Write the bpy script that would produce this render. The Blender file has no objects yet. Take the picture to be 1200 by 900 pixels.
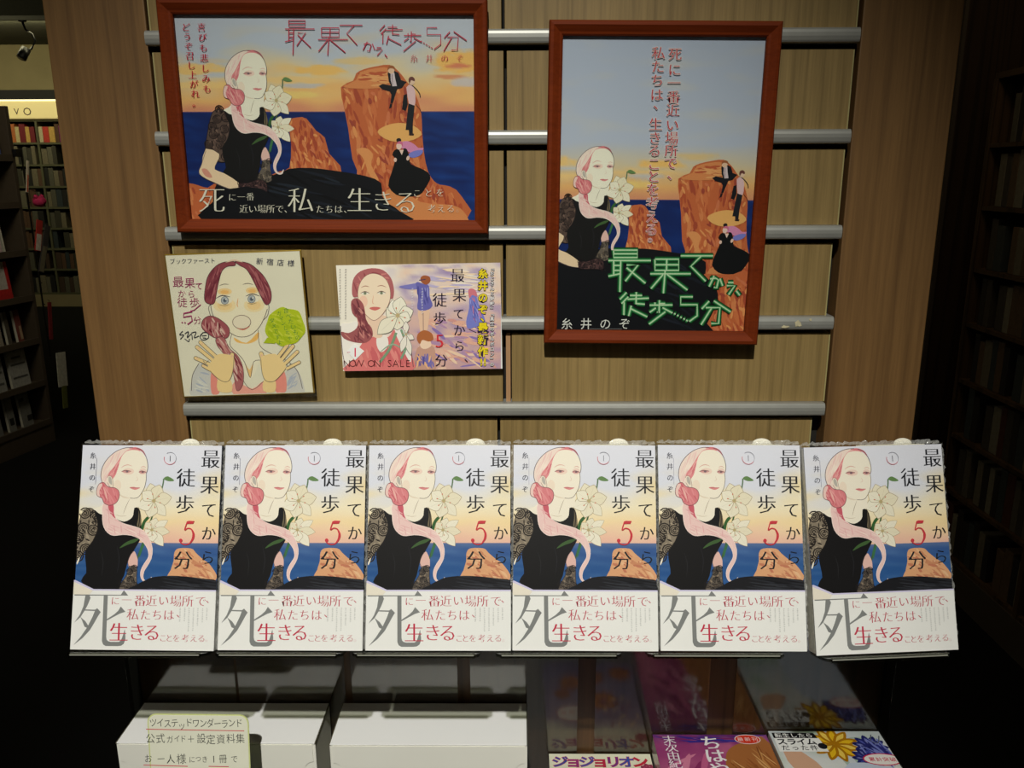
import bpy, bmesh, math, random
from mathutils import Vector, Matrix
S = bpy.context.scene
COL = S.collection
PI = math.pi

# ------------------------------------------------------------------ camera
FPX = 970.0
YAW, PITCH, ROLL = 0.0088, 0.2474, -0.0033
CAM = Vector((0.0143, -0.8136, 1.4978))
_f = Vector((-math.sin(YAW)*math.cos(PITCH), math.cos(YAW)*math.cos(PITCH), -math.sin(PITCH)))
_r = Vector((math.cos(YAW), math.sin(YAW), 0)); _u = _r.cross(_f)
_r2 = _r*math.cos(ROLL) + _u*math.sin(ROLL); _u2 = _u*math.cos(ROLL) - _r*math.sin(ROLL)
cd = bpy.data.cameras.new('camera'); cam = bpy.data.objects.new('camera', cd); COL.objects.link(cam)
cd.sensor_width = 36; cd.lens = FPX/1200*36; cd.clip_start = .02; cd.clip_end = 60
cam.matrix_world = Matrix(((_r2.x, _u2.x, -_f.x, CAM.x), (_r2.y, _u2.y, -_f.y, CAM.y), (_r2.z, _u2.z, -_f.z, CAM.z), (0, 0, 0, 1)))
S.camera = cam
# ------------------------------------------------------------------ world, lights, exposure
w = bpy.data.worlds.new('world'); S.world = w; w.use_nodes = True
w.node_tree.nodes['Background'].inputs[0].default_value = (.9, .85, .6, 1)
w.node_tree.nodes['Background'].inputs[1].default_value = .012
S.view_settings.view_transform = 'Standard'; S.view_settings.look = 'None'
S.view_settings.gamma = 1; S.view_settings.exposure = 0; S.view_settings.use_curve_mapping = False

def aim(o, tgt):
    o.rotation_euler = (Vector(tgt)-o.location).to_track_quat('-Z', 'Y').to_euler()
def spot(name, loc, tgt, power, size, blend, col, rad):
    l = bpy.data.lights.new(name, 'SPOT'); l.energy = power; l.spot_size = math.radians(size); l.spot_blend = blend
    l.color = col; l.shadow_soft_size = rad
    o = bpy.data.objects.new(name, l); COL.objects.link(o); o.location = loc; aim(o, tgt); return o
def area(name, loc, tgt, power, sx, sy, col):
    l = bpy.data.lights.new(name, 'AREA'); l.energy = power; l.shape = 'RECTANGLE'; l.size = sx; l.size_y = sy; l.color = col
    o = bpy.data.objects.new(name, l); COL.objects.link(o); o.location = loc; aim(o, tgt); return o
spot('ceiling_spotlight', (-.07, -1.72, 2.86), (-.07, -.10, 1.03), 214, 39, 1.0, (1, .98, .91), .018)
area('shop_fill_light', (-.6, -2.2, 2.9), (0, .2, 1.2), 3.0, 1.6, .6, (1, .86, .62))  # added weak fill for the room overall, no actual fixture
area('aisle_fill_light', (-2.0, 2.2, 2.93), (-2.5, 3.3, 1.1), 26, .8, .8, (1, .9, .66))  # added fill that brings the magazine rack out of the dark
area('aisle_fill_light', (1.0, 1.0, 2.93), (1.5, 1.6, .9), 5.0, .6, .6, (1, .8, .5))  # added fill that lifts the right bookcase
area('far_aisle_fill', (-5.6, 7.7, 2.93), (-5.6, 8.9, 1.6), 30, 3.0, .3, (1, .92, .55))  # added fill for the far left shelves and wall
area('far_aisle_fill', (4.9, 7.7, 2.93), (4.9, 8.9, 1.6), 60, 2.0, .3, (1, .9, .5))  # added fill for the far wall behind the right gap

area('far_ceiling_fill', (-5.2, 6.2, 2.25), (-5.0, 6.0, 2.95), 5.0, 2.4, .5, (1, .93, .66))  # added upward fill to brighten the far ceiling, no real cove

# ------------------------------------------------------------------ materials
def lin(c):
    c = c/255.0
    return c/12.92 if c <= .04045 else ((c+.055)/1.055)**2.4
def L3(c, g=1.0): return (min(1, lin(c[0])*g), min(1, lin(c[1])*g), min(1, lin(c[2])*g), 1)
def newmat(name):
    m = bpy.data.materials.new(name); m.use_nodes = True
    return m, m.node_tree.nodes, m.node_tree.links
def plain(name, rgb, rough=.5, metal=0, noise=.06, nscale=40, spec=.5, emit=None, es=1, bump=0):
    m, n, l = newmat(name); b = n['Principled BSDF']
    tc = n.new('ShaderNodeTexCoord'); nz = n.new('ShaderNodeTexNoise'); nz.inputs['Scale'].default_value = nscale; nz.inputs['Detail'].default_value = 4
    l.new(tc.outputs['Object'], nz.inputs['Vector'])
    cr = n.new('ShaderNodeValToRGB'); a = L3(rgb)
    cr.color_ramp.elements[0].position = .3; cr.color_ramp.elements[1].position = .7
    cr.color_ramp.elements[0].color = tuple(x*(1-noise) for x in a[:3])+(1,); cr.color_ramp.elements[1].color = tuple(min(1, x*(1+noise)) for x in a[:3])+(1,)
    l.new(nz.outputs['Fac'], cr.inputs['Fac']); l.new(cr.outputs['Color'], b.inputs['Base Color'])
    b.inputs['Roughness'].default_value = rough; b.inputs['Metallic'].default_value = metal; b.inputs['Specular IOR Level'].default_value = spec
    if emit: b.inputs['Emission Color'].default_value = L3(emit); b.inputs['Emission Strength'].default_value = es
    if bump:
        bp = n.new('ShaderNodeBump'); bp.inputs['Strength'].default_value = bump; bp.inputs['Distance'].default_value = .002
        l.new(nz.outputs['Fac'], bp.inputs['Height']); l.new(bp.outputs['Normal'], b.inputs['Normal'])
    return m
def wood(name, dark, light, rough=.45, scale=1.0, axis='Z', spec=.4, seed=0., streak=.35, coat=0):
    m, n, l = newmat(name); b = n['Principled BSDF']
    tc = n.new('ShaderNodeTexCoord'); mp = n.new('ShaderNodeMapping')
    l.new(tc.outputs['Object'], mp.inputs['Vector'])
    sc = {'Z': (14, 14, .42), 'X': (.42, 14, 14), 'Y': (14, .42, 14)}[axis]
    mp.inputs['Scale'].default_value = tuple(x*scale for x in sc); mp.inputs['Location'].default_value = (seed, seed*.7, seed*.3)
    n1 = n.new('ShaderNodeTexNoise'); n1.inputs['Scale'].default_value = 1.6; n1.inputs['Detail'].default_value = 3; n1.inputs['Distortion'].default_value = .15
    n2 = n.new('ShaderNodeTexNoise'); n2.inputs['Scale'].default_value = 15; n2.inputs['Detail'].default_value = 6; n2.inputs['Roughness'].default_value = .7
    wv = n.new('ShaderNodeTexWave'); wv.bands_direction = 'X' if axis != 'X' else 'Z'; wv.inputs['Scale'].default_value = 1.1; wv.inputs['Distortion'].default_value = 14; wv.inputs['Detail'].default_value = 4; wv.inputs['Detail Scale'].default_value = .8
    for q in (n1, n2, wv): l.new(mp.outputs['Vector'], q.inputs['Vector'])
    mx = n.new('ShaderNodeMix'); mx.inputs['Factor'].default_value = .62; l.new(n1.outputs['Fac'], mx.inputs[2]); l.new(n2.outputs['Fac'], mx.inputs[3])
    pw = n.new('ShaderNodeMath'); pw.operation = 'POWER'; pw.inputs[1].default_value = 7.0; l.new(wv.outputs['Fac'], pw.inputs[0])
    ml = n.new('ShaderNodeMath'); ml.operation = 'MULTIPLY_ADD'; ml.inputs[1].default_value = -streak; l.new(pw.outputs[0], ml.inputs[0]); l.new(mx.outputs[0], ml.inputs[2])
    cr = n.new('ShaderNodeValToRGB'); e = cr.color_ramp.elements; e[0].position = .22; e[0].color = L3(dark); e[1].position = .64; e[1].color = L3(light)
    l.new(ml.outputs[0], cr.inputs['Fac']); l.new(cr.outputs['Color'], b.inputs['Base Color'])
    b.inputs['Roughness'].default_value = rough; b.inputs['Specular IOR Level'].default_value = spec; b.inputs['Coat Weight'].default_value = coat; b.inputs['Coat Roughness'].default_value = .06
    bp = n.new('ShaderNodeBump'); bp.inputs['Strength'].default_value = .12; bp.inputs['Distance'].default_value = .001
    l.new(n2.outputs['Fac'], bp.inputs['Height']); l.new(bp.outputs['Normal'], b.inputs['Normal'])
    return m
def clear(name, tint=(.97, .98, .96), ior=1.45, bump=0., bscale=60, rough=.03, milk=0.):
    # thin clear sheet: straight-through transmission plus Fresnel reflection on a wrinkled surface
    m, n, l = newmat(name); n.remove(n['Principled BSDF']); out = n['Material Output']
    tr = n.new('ShaderNodeBsdfTransparent'); tr.inputs[0].default_value = tint+(1,)
    gl = n.new('ShaderNodeBsdfGlossy'); gl.inputs['Roughness'].default_value = rough
    fr = n.new('ShaderNodeFresnel'); fr.inputs['IOR'].default_value = ior; mx = n.new('ShaderNodeMixShader')
    # both faces of the thin sheet reflect like its outer side (no total internal reflection inside it)
    ge = n.new('ShaderNodeNewGeometry'); mr = n.new('ShaderNodeMapRange'); mr.inputs['To Min'].default_value = ior; mr.inputs['To Max'].default_value = 1/ior
    l.new(ge.outputs['Backfacing'], mr.inputs['Value']); l.new(mr.outputs['Result'], fr.inputs['IOR'])
    l.new(fr.outputs[0], mx.inputs[0]); l.new(tr.outputs[0], mx.inputs[1]); l.new(gl.outputs[0], mx.inputs[2]); l.new(mx.outputs[0], out.inputs['Surface'])
    if milk:
        df = n.new('ShaderNodeBsdfDiffuse'); df.inputs[0].default_value = (.8, .8, .76, 1); m2 = n.new('ShaderNodeMixShader'); m2.inputs[0].default_value = milk
        l.new(mx.outputs[0], m2.inputs[1]); l.new(df.outputs[0], m2.inputs[2]); l.new(m2.outputs[0], out.inputs['Surface'])
    if bump:
        tc = n.new('ShaderNodeTexCoord'); nz = n.new('ShaderNodeTexNoise'); nz.inputs['Scale'].default_value = bscale; nz.inputs['Detail'].default_value = 3; nz.inputs['Distortion'].default_value = 1.2
        l.new(tc.outputs['Object'], nz.inputs['Vector']); bp = n.new('ShaderNodeBump'); bp.inputs['Strength'].default_value = bump; bp.inputs['Distance'].default_value = .004
        l.new(nz.outputs['Fac'], bp.inputs['Height']); l.new(bp.outputs['Normal'], gl.inputs['Normal']); l.new(bp.outputs['Normal'], fr.inputs['Normal'])
    return m
def printed(name, rough=.4, spec=.35):
    m, n, l = newmat(name); b = n['Principled BSDF']; a = n.new('ShaderNodeVertexColor'); a.layer_name = 'Ink'
    l.new(a.outputs['Color'], b.inputs['Base Color']); b.inputs['Roughness'].default_value = rough; b.inputs['Specular IOR Level'].default_value = spec
    return m
M = dict(
    side=wood('walnut_laminate', (94, 67, 38), (138, 103, 60), .5, 1.0, seed=1.3, streak=.09),
    slat=wood('slat_laminate', (108, 89, 52), (156, 131, 82), .45, 1.3, seed=4.1, streak=.12),
    strip=wood('filler_strip_wood', (150, 112, 76), (180, 140, 100), .5, 1.2),
    lower=wood('brown_laminate', (60, 42, 24), (92, 66, 40), .4, .8, seed=7, streak=.15),
    frame=wood('red_brown_frame_wood', (86, 30, 8), (120, 48, 15), .6, 2.2, axis='X', seed=2, streak=.05, spec=.1),
    alu=plain('brushed_aluminium', (158, 158, 150), .42, .35, .04, 90),
    scuff=plain('pale_scuff', (196, 186, 150), .8, 0, .2, 200),
    black=plain('black_backing', (12, 12, 11), .8), gap=plain('dark_groove', (26, 23, 16), .9),
    edge=plain('pale_edge_band', (170, 158, 104), .6),
    paper=plain('white_paper', (240, 240, 234), .6, 0, .01), pages=plain('page_edges', (206, 204, 190), .8, 0, .12, 300),
    coverback=plain('cover_spine', (72, 84, 104), .3, 0, .1), band=plain('white_paper_band', (243, 243, 238), .42, 0, .01),
    card=plain('white_carton_board', (243, 242, 230), .6, 0, .03, 8), lidm=plain('carton_board_lit_top', (253, 253, 250), .35, 0, .01, 8, spec=.6), cardin=plain('carton_edge', (96, 92, 74), .8),  # lid board is whitened so the carton tops look more strongly lit
    note=plain('cream_notice_card', (240, 240, 218), .5, 0, .02), noteedge=plain('pale_green_card_rim', (214, 222, 150), .5),
    gold=plain('gold_edging', (176, 146, 62), .35, .6), board=plain('art_board', (238, 234, 216), .7, 0, .02),
    ink=printed('printed_ink'), inkgloss=printed('glossy_printed_ink', .22, .5),
    glass=clear('picture_glass', (.97, .98, .97), 1.5, 0, 1, .01),
    film=clear('shrink_wrap_film', (.99, .99, .985), 1.3, .22, 26, .05), crinkle=clear('crinkled_film', (.985, .985, .97), 1.3, .6, 90, .14, milk=.3),
    sleeve=clear('clear_sleeve', (.97, .97, .94), 1.35, .3, 30, .05),
    acrylic=clear('clear_acrylic', (.70, .71, .64), 1.45, .05, 25, .03), hang=clear('clear_wall_sheet', (.78, .78, .74), 1.85, .06, 14, .09),
    table=plain('black_table_laminate', (20, 18, 15), .45), carpet=plain('black_carpet', (20, 20, 19), .95, 0, .3, 300, .1, bump=.4),
    ceil=plain('ceiling_paint', (78, 78, 62), .9), wallp=plain('beige_wall_paint', (150, 138, 104), .9, 0, .1, 3),
    beam=plain('black_beam', (10, 10, 9), .7), shelf=plain('grey_green_shelf', (92, 92, 68), .6), shelfd=plain('dark_shelf_back', (24, 25, 18), .8),
    sign=plain('lit_cream_sign', (230, 214, 160), .4, 0, .02, 3, emit=(226, 204, 130), es=.42), signtop=plain('lamp_strip', (250, 240, 200), .4, emit=(255, 240, 190), es=1.3),
    darkw=wood('dark_bookcase_wood', (58, 42, 28), (92, 70, 46), .5, .8, seed=9), dpanel=wood('dark_brown_panel', (40, 28, 18), (62, 44, 28), .55, .7, seed=12),
    rack=plain('grey_metal_rack', (74, 64, 52), .6), black_metal=plain('black_metal', (14, 14, 14), .4),
    lipmat=plain('painted_edge_highlight', (150, 150, 138), .12, 0, .02, 30, spec=1.0), magenta=plain('magenta_cover', (140, 50, 96), .4), greyb=plain('grey_blue_cover', (120, 130, 150), .4),  # lipmat is the pale colour of the highlight painted on the tray lips
    lampglow=plain('lit_lamp', (255, 240, 190), .4, emit=(255, 238, 180), es=2.2),
)
_cm = {}
def cmat(rgb, rough=.5):
    k = (rgb, rough)
    if k not in _cm: _cm[k] = plain('paper_%02x%02x%02x' % rgb, rgb, rough, 0, .18, 60)
    return _cm[k]

# ------------------------------------------------------------------ object helpers
def tag(o, label=None, cat=None, group=None, kind=None):
    if label: o['label'] = label
    if cat: o['category'] = cat
    if group: o['group'] = group
    if kind: o['kind'] = kind
    return o
def empty(name, loc=(0, 0, 0), rot=(0, 0, 0), **k):
    o = bpy.data.objects.new(name, None); COL.objects.link(o); o.location = loc; o.rotation_euler = rot; o.empty_display_size = .05
    return tag(o, **k)
def mesh(name, V, F, mat, parent=None, smooth=False):
    me = bpy.data.meshes.new(name); me.from_pydata(V, [], F); me.validate()
    for m in (mat if isinstance(mat, (list, tuple)) else [mat]): me.materials.append(m)
    if smooth: me.polygons.foreach_set('use_smooth', [True]*len(me.polygons))
    o = bpy.data.objects.new(name, me); COL.objects.link(o); o.parent = parent
    return o
def bmobj(name, bm, mat, parent=None, smooth=False):
    bmesh.ops.recalc_face_normals(bm, faces=bm.faces)
    me = bpy.data.meshes.new(name); bm.to_mesh(me); bm.free()
    for m in (mat if isinstance(mat, (list, tuple)) else [mat]): me.materials.append(m)
    if smooth: me.polygons.foreach_set('use_smooth', [True]*len(me.polygons))
    o = bpy.data.objects.new(name, me); COL.objects.link(o); o.parent = parent
    return o
def bmbox(bm, x0, x1, y0, y1, z0, z1, bev=0, mi=0):
    vs = [bm.verts.new((x, y, z)) for x in (x0, x1) for y in (y0, y1) for z in (z0, z1)]
    fs = [bm.faces.new([vs[i] for i in f]) for f in ((0, 1, 3, 2), (4, 6, 7, 5), (0, 4, 5, 1), (2, 3, 7, 6), (0, 2, 6, 4), (1, 5, 7, 3))]
    for f in fs: f.material_index = mi
    if bev:
        es = list({e for f in fs for e in f.edges})
        bmesh.ops.bevel(bm, geom=es, offset=bev, segments=2, affect='EDGES', profile=.6)
def box(name, x0, x1, y0, y1, z0, z1, mat, parent=None, bev=0):
    bm = bmesh.new(); bmbox(bm, x0, x1, y0, y1, z0, z1, bev); return bmobj(name, bm, mat, parent)
def prism(name, prof, axis, a0, a1, mat, parent=None, smooth=False, holes=None):
    # prof: closed 2D outline; extruded along axis x (prof = y,z) or y (prof = x,z)
    n = len(prof); P = (lambda p, a: (a, p[0], p[1])) if axis == 'x' else ((lambda p, a: (p[0], a, p[1])) if axis == 'y' else (lambda p, a: (p[0], p[1], a)))
    V = [P(p, a0) for p in prof]+[P(p, a1) for p in prof]
    F = [tuple(range(n))[::-1], tuple(range(n, 2*n))]+[(i, (i+1) % n, n+(i+1) % n, n+i) for i in range(n)]
    bm = bmesh.new(); vs = [bm.verts.new(v) for v in V]
    for f in F: bm.faces.new([vs[i] for i in f])
    return bmobj(name, bm, mat, parent)
def tube(name, pts, r, mat, parent=None, seg=8):
    bm = bmesh.new(); rings = []
    for i, p in enumerate(pts):
        p = Vector(p); d = (Vector(pts[min(i+1, len(pts)-1)])-Vector(pts[max(i-1, 0)])).normalized()
        a = d.orthogonal().normalized(); b = d.cross(a)
        rings.append([bm.verts.new(p+r*(math.cos(2*PI*k/seg)*a+math.sin(2*PI*k/seg)*b)) for k in range(seg)])
    for A, B in zip(rings, rings[1:]):
        for k in range(seg): bm.faces.new((A[k], A[(k+1) % seg], B[(k+1) % seg], B[k]))
    bm.faces.new(rings[0][::-1]); bm.faces.new(rings[-1])
    return bmobj(name, bm, mat, parent, True)
def copy_tree(o, parent=None):
    c = o.copy(); COL.objects.link(c); c.parent = parent
    for ch in [x for x in COL.objects if x.parent == o]: copy_tree(ch, c)
    return c
def ray(x, y):
    d = _r2*((x-600)/FPX) - _u2*((y-450)/FPX) + _f
    return d
class Plane:
    # the face of a print: photo tracing coordinates -> local (u, v) metres on the object's own face
    def __init__(s, loc, rot, yoff=0.):
        from mathutils import Euler
        s.m = Matrix.Translation(loc) @ Euler(rot).to_matrix().to_4x4(); s.i = s.m.inverted(); s.y = yoff
    def __call__(s, x, y):
        o = s.i @ CAM; d = s.i.to_3x3() @ ray(x, y); t = (s.y-o.y)/d.y; q = o+d*t
        return (q.x, q.z)

# ------------------------------------------------------------------ flat printed artwork (ink shapes lying on paper)
def smooth_pts(p, closed=True, k=4):
    n = len(p); out = []
    rng = range(n) if closed else range(n-1)
    for i in rng:
        if closed: a, b, c, d = p[(i-1) % n], p[i], p[(i+1) % n], p[(i+2) % n]
        else: a, b, c, d = p[max(i-1, 0)], p[i], p[i+1], p[min(i+2, n-1)]
        for j in range(k):
            t = j/k
            out.append(tuple(.5*((2*b[q])+(-a[q]+c[q])*t+(2*a[q]-5*b[q]+4*c[q]-d[q])*t*t+(-a[q]+3*b[q]-3*c[q]+d[q])*t**3) for q in (0, 1)))
    if not closed: out.append(p[-1])
    return out
def inpoly(x, y, P):
    r = False; j = len(P)-1
    for i in range(len(P)):
        if (P[i][1] > y) != (P[j][1] > y) and x < (P[j][0]-P[i][0])*(y-P[i][1])/(P[j][1]-P[i][1])+P[i][0]: r = not r
        j = i
    return r
_gl = {}
def glyph(ch, off=0.):
    k = (ch, off)
    if k not in _gl:
        c = bpy.data.curves.new('glyph', 'FONT'); c.body = ch; c.resolution_u = 2; c.offset = off; c.align_x = 'CENTER'
        o = bpy.data.objects.new('glyph', c); COL.objects.link(o)
        me = bpy.data.meshes.new_from_object(o.evaluated_get(bpy.context.evaluated_depsgraph_get()))
        _gl[k] = ([(v.co.x, v.co.y-.364) for v in me.vertices], [tuple(p.vertices) for p in me.polygons])
        bpy.data.objects.remove(o); bpy.data.meshes.remove(me); bpy.data.curves.remove(c)
    return _gl[k]
class Art:
    def __init__(s, fm, clip=None, y0=0., gain=1.0, dz=5e-6):
        s.fm = fm; s.clip = clip; s.y = y0; s.dz = dz; s.V = []; s.F = []; s.C = []; s.g = gain; s.lay = 0
    def T(s, p): return s.fm(p[0], p[1])
    def _clip(s, P):
        if not s.clip: return P
        x0, x1, z0, z1 = s.clip
        for ax, lim, sg in ((0, x0, 1), (0, x1, -1), (1, z0, 1), (1, z1, -1)):
            out = []
            for i in range(len(P)):
                a, b = P[i-1], P[i]; da, db = (a[ax]-lim)*sg, (b[ax]-lim)*sg
                if (da >= 0) != (db >= 0):
                    t = da/(da-db); out.append((a[0]+(b[0]-a[0])*t, a[1]+(b[1]-a[1])*t))
                if db >= 0: out.append(b)
            P = out
            if len(P) < 3: return []
        return P
    def raw(s, P, col, up=True):      # P in local metres
        P = s._clip(P)
        if len(P) < 3: return
        if up: s.lay += 1
        n = len(s.V); y = s.y-s.lay*s.dz
        s.V += [(p[0], y, p[1]) for p in P]; s.C += [L3(col, s.g)]*len(P); s.F.append(tuple(range(n, n+len(P))))
    def poly(s, P, col, sm=True, k=3):
        if sm: P = smooth_pts(P, True, k)
        s.raw([s.T(p) for p in P], col)
    def line(s, P, wd, col, sm=True, closed=False, taper=False, k=4):   # wd in tracing units
        if sm: P = smooth_pts(P, closed, k)
        if closed: P = P+[P[0]]
        n = len(P); Lp = []; Rp = []
        for i in range(n):
            a, b = P[max(i-1, 0)], P[min(i+1, n-1)]
            if closed and i in (0, n-1): a, b = P[-2], P[1]
            dx, dy = b[0]-a[0], b[1]-a[1]; d = math.hypot(dx, dy) or 1
            h = wd/2*((.25+.75*math.sin(PI*min(1, max(0, i/(n-1))))) if taper else 1)
            Lp.append((P[i][0]-dy/d*h, P[i][1]+dx/d*h)); Rp.append((P[i][0]+dy/d*h, P[i][1]-dx/d*h))
        s.lay += 1
        for i in range(n-1):
            s.raw([s.T(q) for q in (Lp[i], Lp[i+1], Rp[i+1], Rp[i])], col, False)
    def ell(s, c, rx, ry, col, a=0., n=16):
        ca, sa = math.cos(a), math.sin(a)
        s.raw([s.T((c[0]+rx*math.cos(t)*ca-ry*math.sin(t)*sa, c[1]+rx*math.cos(t)*sa+ry*math.sin(t)*ca)) for t in [2*PI*i/n for i in range(n)]], col)
    def ring(s, c, rx, ry, wd, col, n=20, a0=0., a1=2*PI):
        s.line([(c[0]+rx*math.cos(a0+(a1-a0)*i/n), c[1]+ry*math.sin(a0+(a1-a0)*i/n)) for i in range(n+1)], wd, col, False)
    def dabs(s, P, cols, n, ln, wd, ang, rnd, jit=.4):
        xs = [p[0] for p in P]; ys = [p[1] for p in P]
        for i in range(n):
            for t in range(12):
                x = rnd.uniform(min(xs), max(xs)); y = rnd.uniform(min(ys), max(ys)); a = ang+rnd.uniform(-jit, jit); l2 = ln*rnd.uniform(.5, 1.2)/2
                if all(inpoly(x+q*l2*math.cos(a), y+q*l2*math.sin(a), P) for q in (-1, 0, 1)):
                    s.ell((x, y), l2, wd*rnd.uniform(.5, 1.2)/2, rnd.choice(cols), a, 8); break
    def lace(s, P, base, dark, light, n, r, rnd):
        s.poly(P, base)
        Q = smooth_pts(P, True, 3); xs = [p[0] for p in P]; ys = [p[1] for p in P]
        s.dabs(Q, [dark, light], n*5, r*.9, r*.35, 0, rnd, PI)
        pts = []
        for i in range(n*30):
            x = rnd.uniform(min(xs), max(xs)); y = rnd.uniform(min(ys), max(ys))
            if inpoly(x, y, Q) and all(math.hypot(x-a, y-b) > r*1.7 for a, b in pts): pts.append((x, y))
            if len(pts) >= n: break
        for x, y in pts:
            a0 = rnd.uniform(0, 6)
            for q, wd in ((.95, .22), (.6, .16), (.28, .2)): s.ring((x, y), r*q, r*q*.95, r*wd, dark, 9, a0, a0+5.6)
        s.line(P, r*.12, dark, closed=True, k=2)
    def grid(s, x0, x1, y0, y1, nx, ny, fn):      # painted wash over a rectangle of tracing units, fn(x,y)->rgb
        s.lay += 1; y_ = s.y-s.lay*s.dz; n0 = len(s.V)
        for j in range(ny+1):
            for i in range(nx+1):
                x = x0+(x1-x0)*i/nx; y = y0+(y1-y0)*j/ny; q = s.T((x, y))
                if s.clip: q = (min(max(q[0], s.clip[0]), s.clip[1]), min(max(q[1], s.clip[2]), s.clip[3]))
                s.V.append((q[0], y_, q[1])); s.C.append(L3(fn(x, y), s.g))
        for j in range(ny):
            for i in range(nx):
                a = n0+j*(nx+1)+i; s.F.append((a, a+nx+1, a+nx+2, a+1))
    def text(s, ch, x, y, size, col, serif=True, wgt=0., rot=0., sx=1., halo=None, hw=.05):
        # one character, upright, centre (x, y), em size in tracing units
        if halo:
            for o in (.03, ): s._put(glyph(ch, hw), x, y, size, halo, rot, sx)
        if serif:
            o = -.022+wgt
            for d in (-.021, -.007, .007, .021): s._put(glyph(ch, o), x+d*size, y, size, col, rot, sx)
        else: s._put(glyph(ch, wgt), x, y, size, col, rot, sx)
    def _put(s, g, x, y, size, col, rot, sx):
        s.lay += 1; y_ = s.y-s.lay*s.dz; n = len(s.V); c, t = math.cos(rot), math.sin(rot)
        for (a, b) in g[0]:
            a, b = a*size*sx, -b*size
            q = s.T((x+a*c-b*t, y+a*t+b*c)); s.V.append((q[0], y_, q[1]))
        s.C += [L3(col, s.g)]*len(g[0]); s.F += [tuple(n+i for i in f) for f in g[1]]
    def run(s, st, p0, p1, size, col, **k):         # characters spread evenly from p0 to p1
        n = len(st)
        for i, ch in enumerate(st):
            t = i/(n-1) if n > 1 else 0
            if ch != ' ': s.text(ch, p0[0]+(p1[0]-p0[0])*t, p0[1]+(p1[1]-p0[1])*t, size, col, **k)
    def build(s, name, mat, parent):
        me = bpy.data.meshes.new(name); me.from_pydata(s.V, [], s.F)
        ca = me.color_attributes.new('Ink', 'FLOAT_COLOR', 'POINT'); ca.data.foreach_set('color', [c for q in s.C for c in q])
        me.materials.append(mat)
        o = bpy.data.objects.new(name, me); COL.objects.link(o); o.parent = parent
        return o
def mixc(a, b, t):
    t = max(0, min(1, t)); return tuple(a[i]+(b[i]-a[i])*t for i in range(3))
def ramp(stops, t):
    for (a, ca), (b, cb) in zip(stops, stops[1:]):
        if t <= b: return mixc(ca, cb, (t-a)/(b-a) if b > a else 0)
    return stops[-1][1]
from mathutils import noise as _nz
def nz(x, y, s=0.): return _nz.noise(Vector((x, y, s)))
# ------------------------------------------------------------------ drawings
def similarity(src, dst):
    n = len(src); ms = sum(complex(*p) for p in src)/n; md = sum(complex(*p) for p in dst)/n
    num = sum((complex(*d)-md)*(complex(*p)-ms).conjugate() for p, d in zip(src, dst)); den = sum(abs(complex(*p)-ms)**2 for p in src)
    a = num/den; b = md-a*ms
    return lambda q: ((a*complex(*q)+b).real, (a*complex(*q)+b).imag)
INK = (96, 82, 88)
def petal(A, c, tip, wd, col, line, k=.55):
    dx, dy = tip[0]-c[0], tip[1]-c[1]; L = math.hypot(dx, dy); nx, ny = -dy/L, dx/L
    P = [c, (c[0]+dx*.25+nx*wd*.3, c[1]+dy*.25+ny*wd*.3), (c[0]+dx*k+nx*wd/2, c[1]+dy*k+ny*wd/2), (c[0]+dx*.82+nx*wd*.28, c[1]+dy*.82+ny*wd*.28)]
    sd = smooth_pts(P+[(tip[0]-dx*.005, tip[1]-dy*.005)], False, 3)
    mir = [(2*(c[0]+dx*((p[0]-c[0])*dx+(p[1]-c[1])*dy)/(L*L))-p[0], 2*(c[1]+dy*((p[0]-c[0])*dx+(p[1]-c[1])*dy)/(L*L))-p[1]) for p in sd[1:-1][::-1]]
    P = sd+mir; A.poly(P, col, False); A.line(P, max(3, wd*.035), line, False, True)
    A.line([c, (c[0]+dx*.8, c[1]+dy*.8)], wd*.06, mixc(col, line, .35), False, taper=True)
def lily(A, c, tips, wd, rnd, col=(243, 238, 218), line=(168, 150, 116)):
    for i, t in enumerate(tips): petal(A, c, t, wd*rnd.uniform(.85, 1.15), mixc(col, (226, 214, 176), rnd.random()*.5), line)
    A.ell(c, wd*.16, wd*.16, (206, 170, 130))
    for i in range(6):
        a = i*1.05+.3; e = (c[0]+math.cos(a)*wd*.55, c[1]+math.sin(a)*wd*.55)
        A.line([c, e], wd*.035, (168, 172, 120), False); A.ell(e, wd*.08, wd*.045, (198, 112, 78), a)
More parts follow.
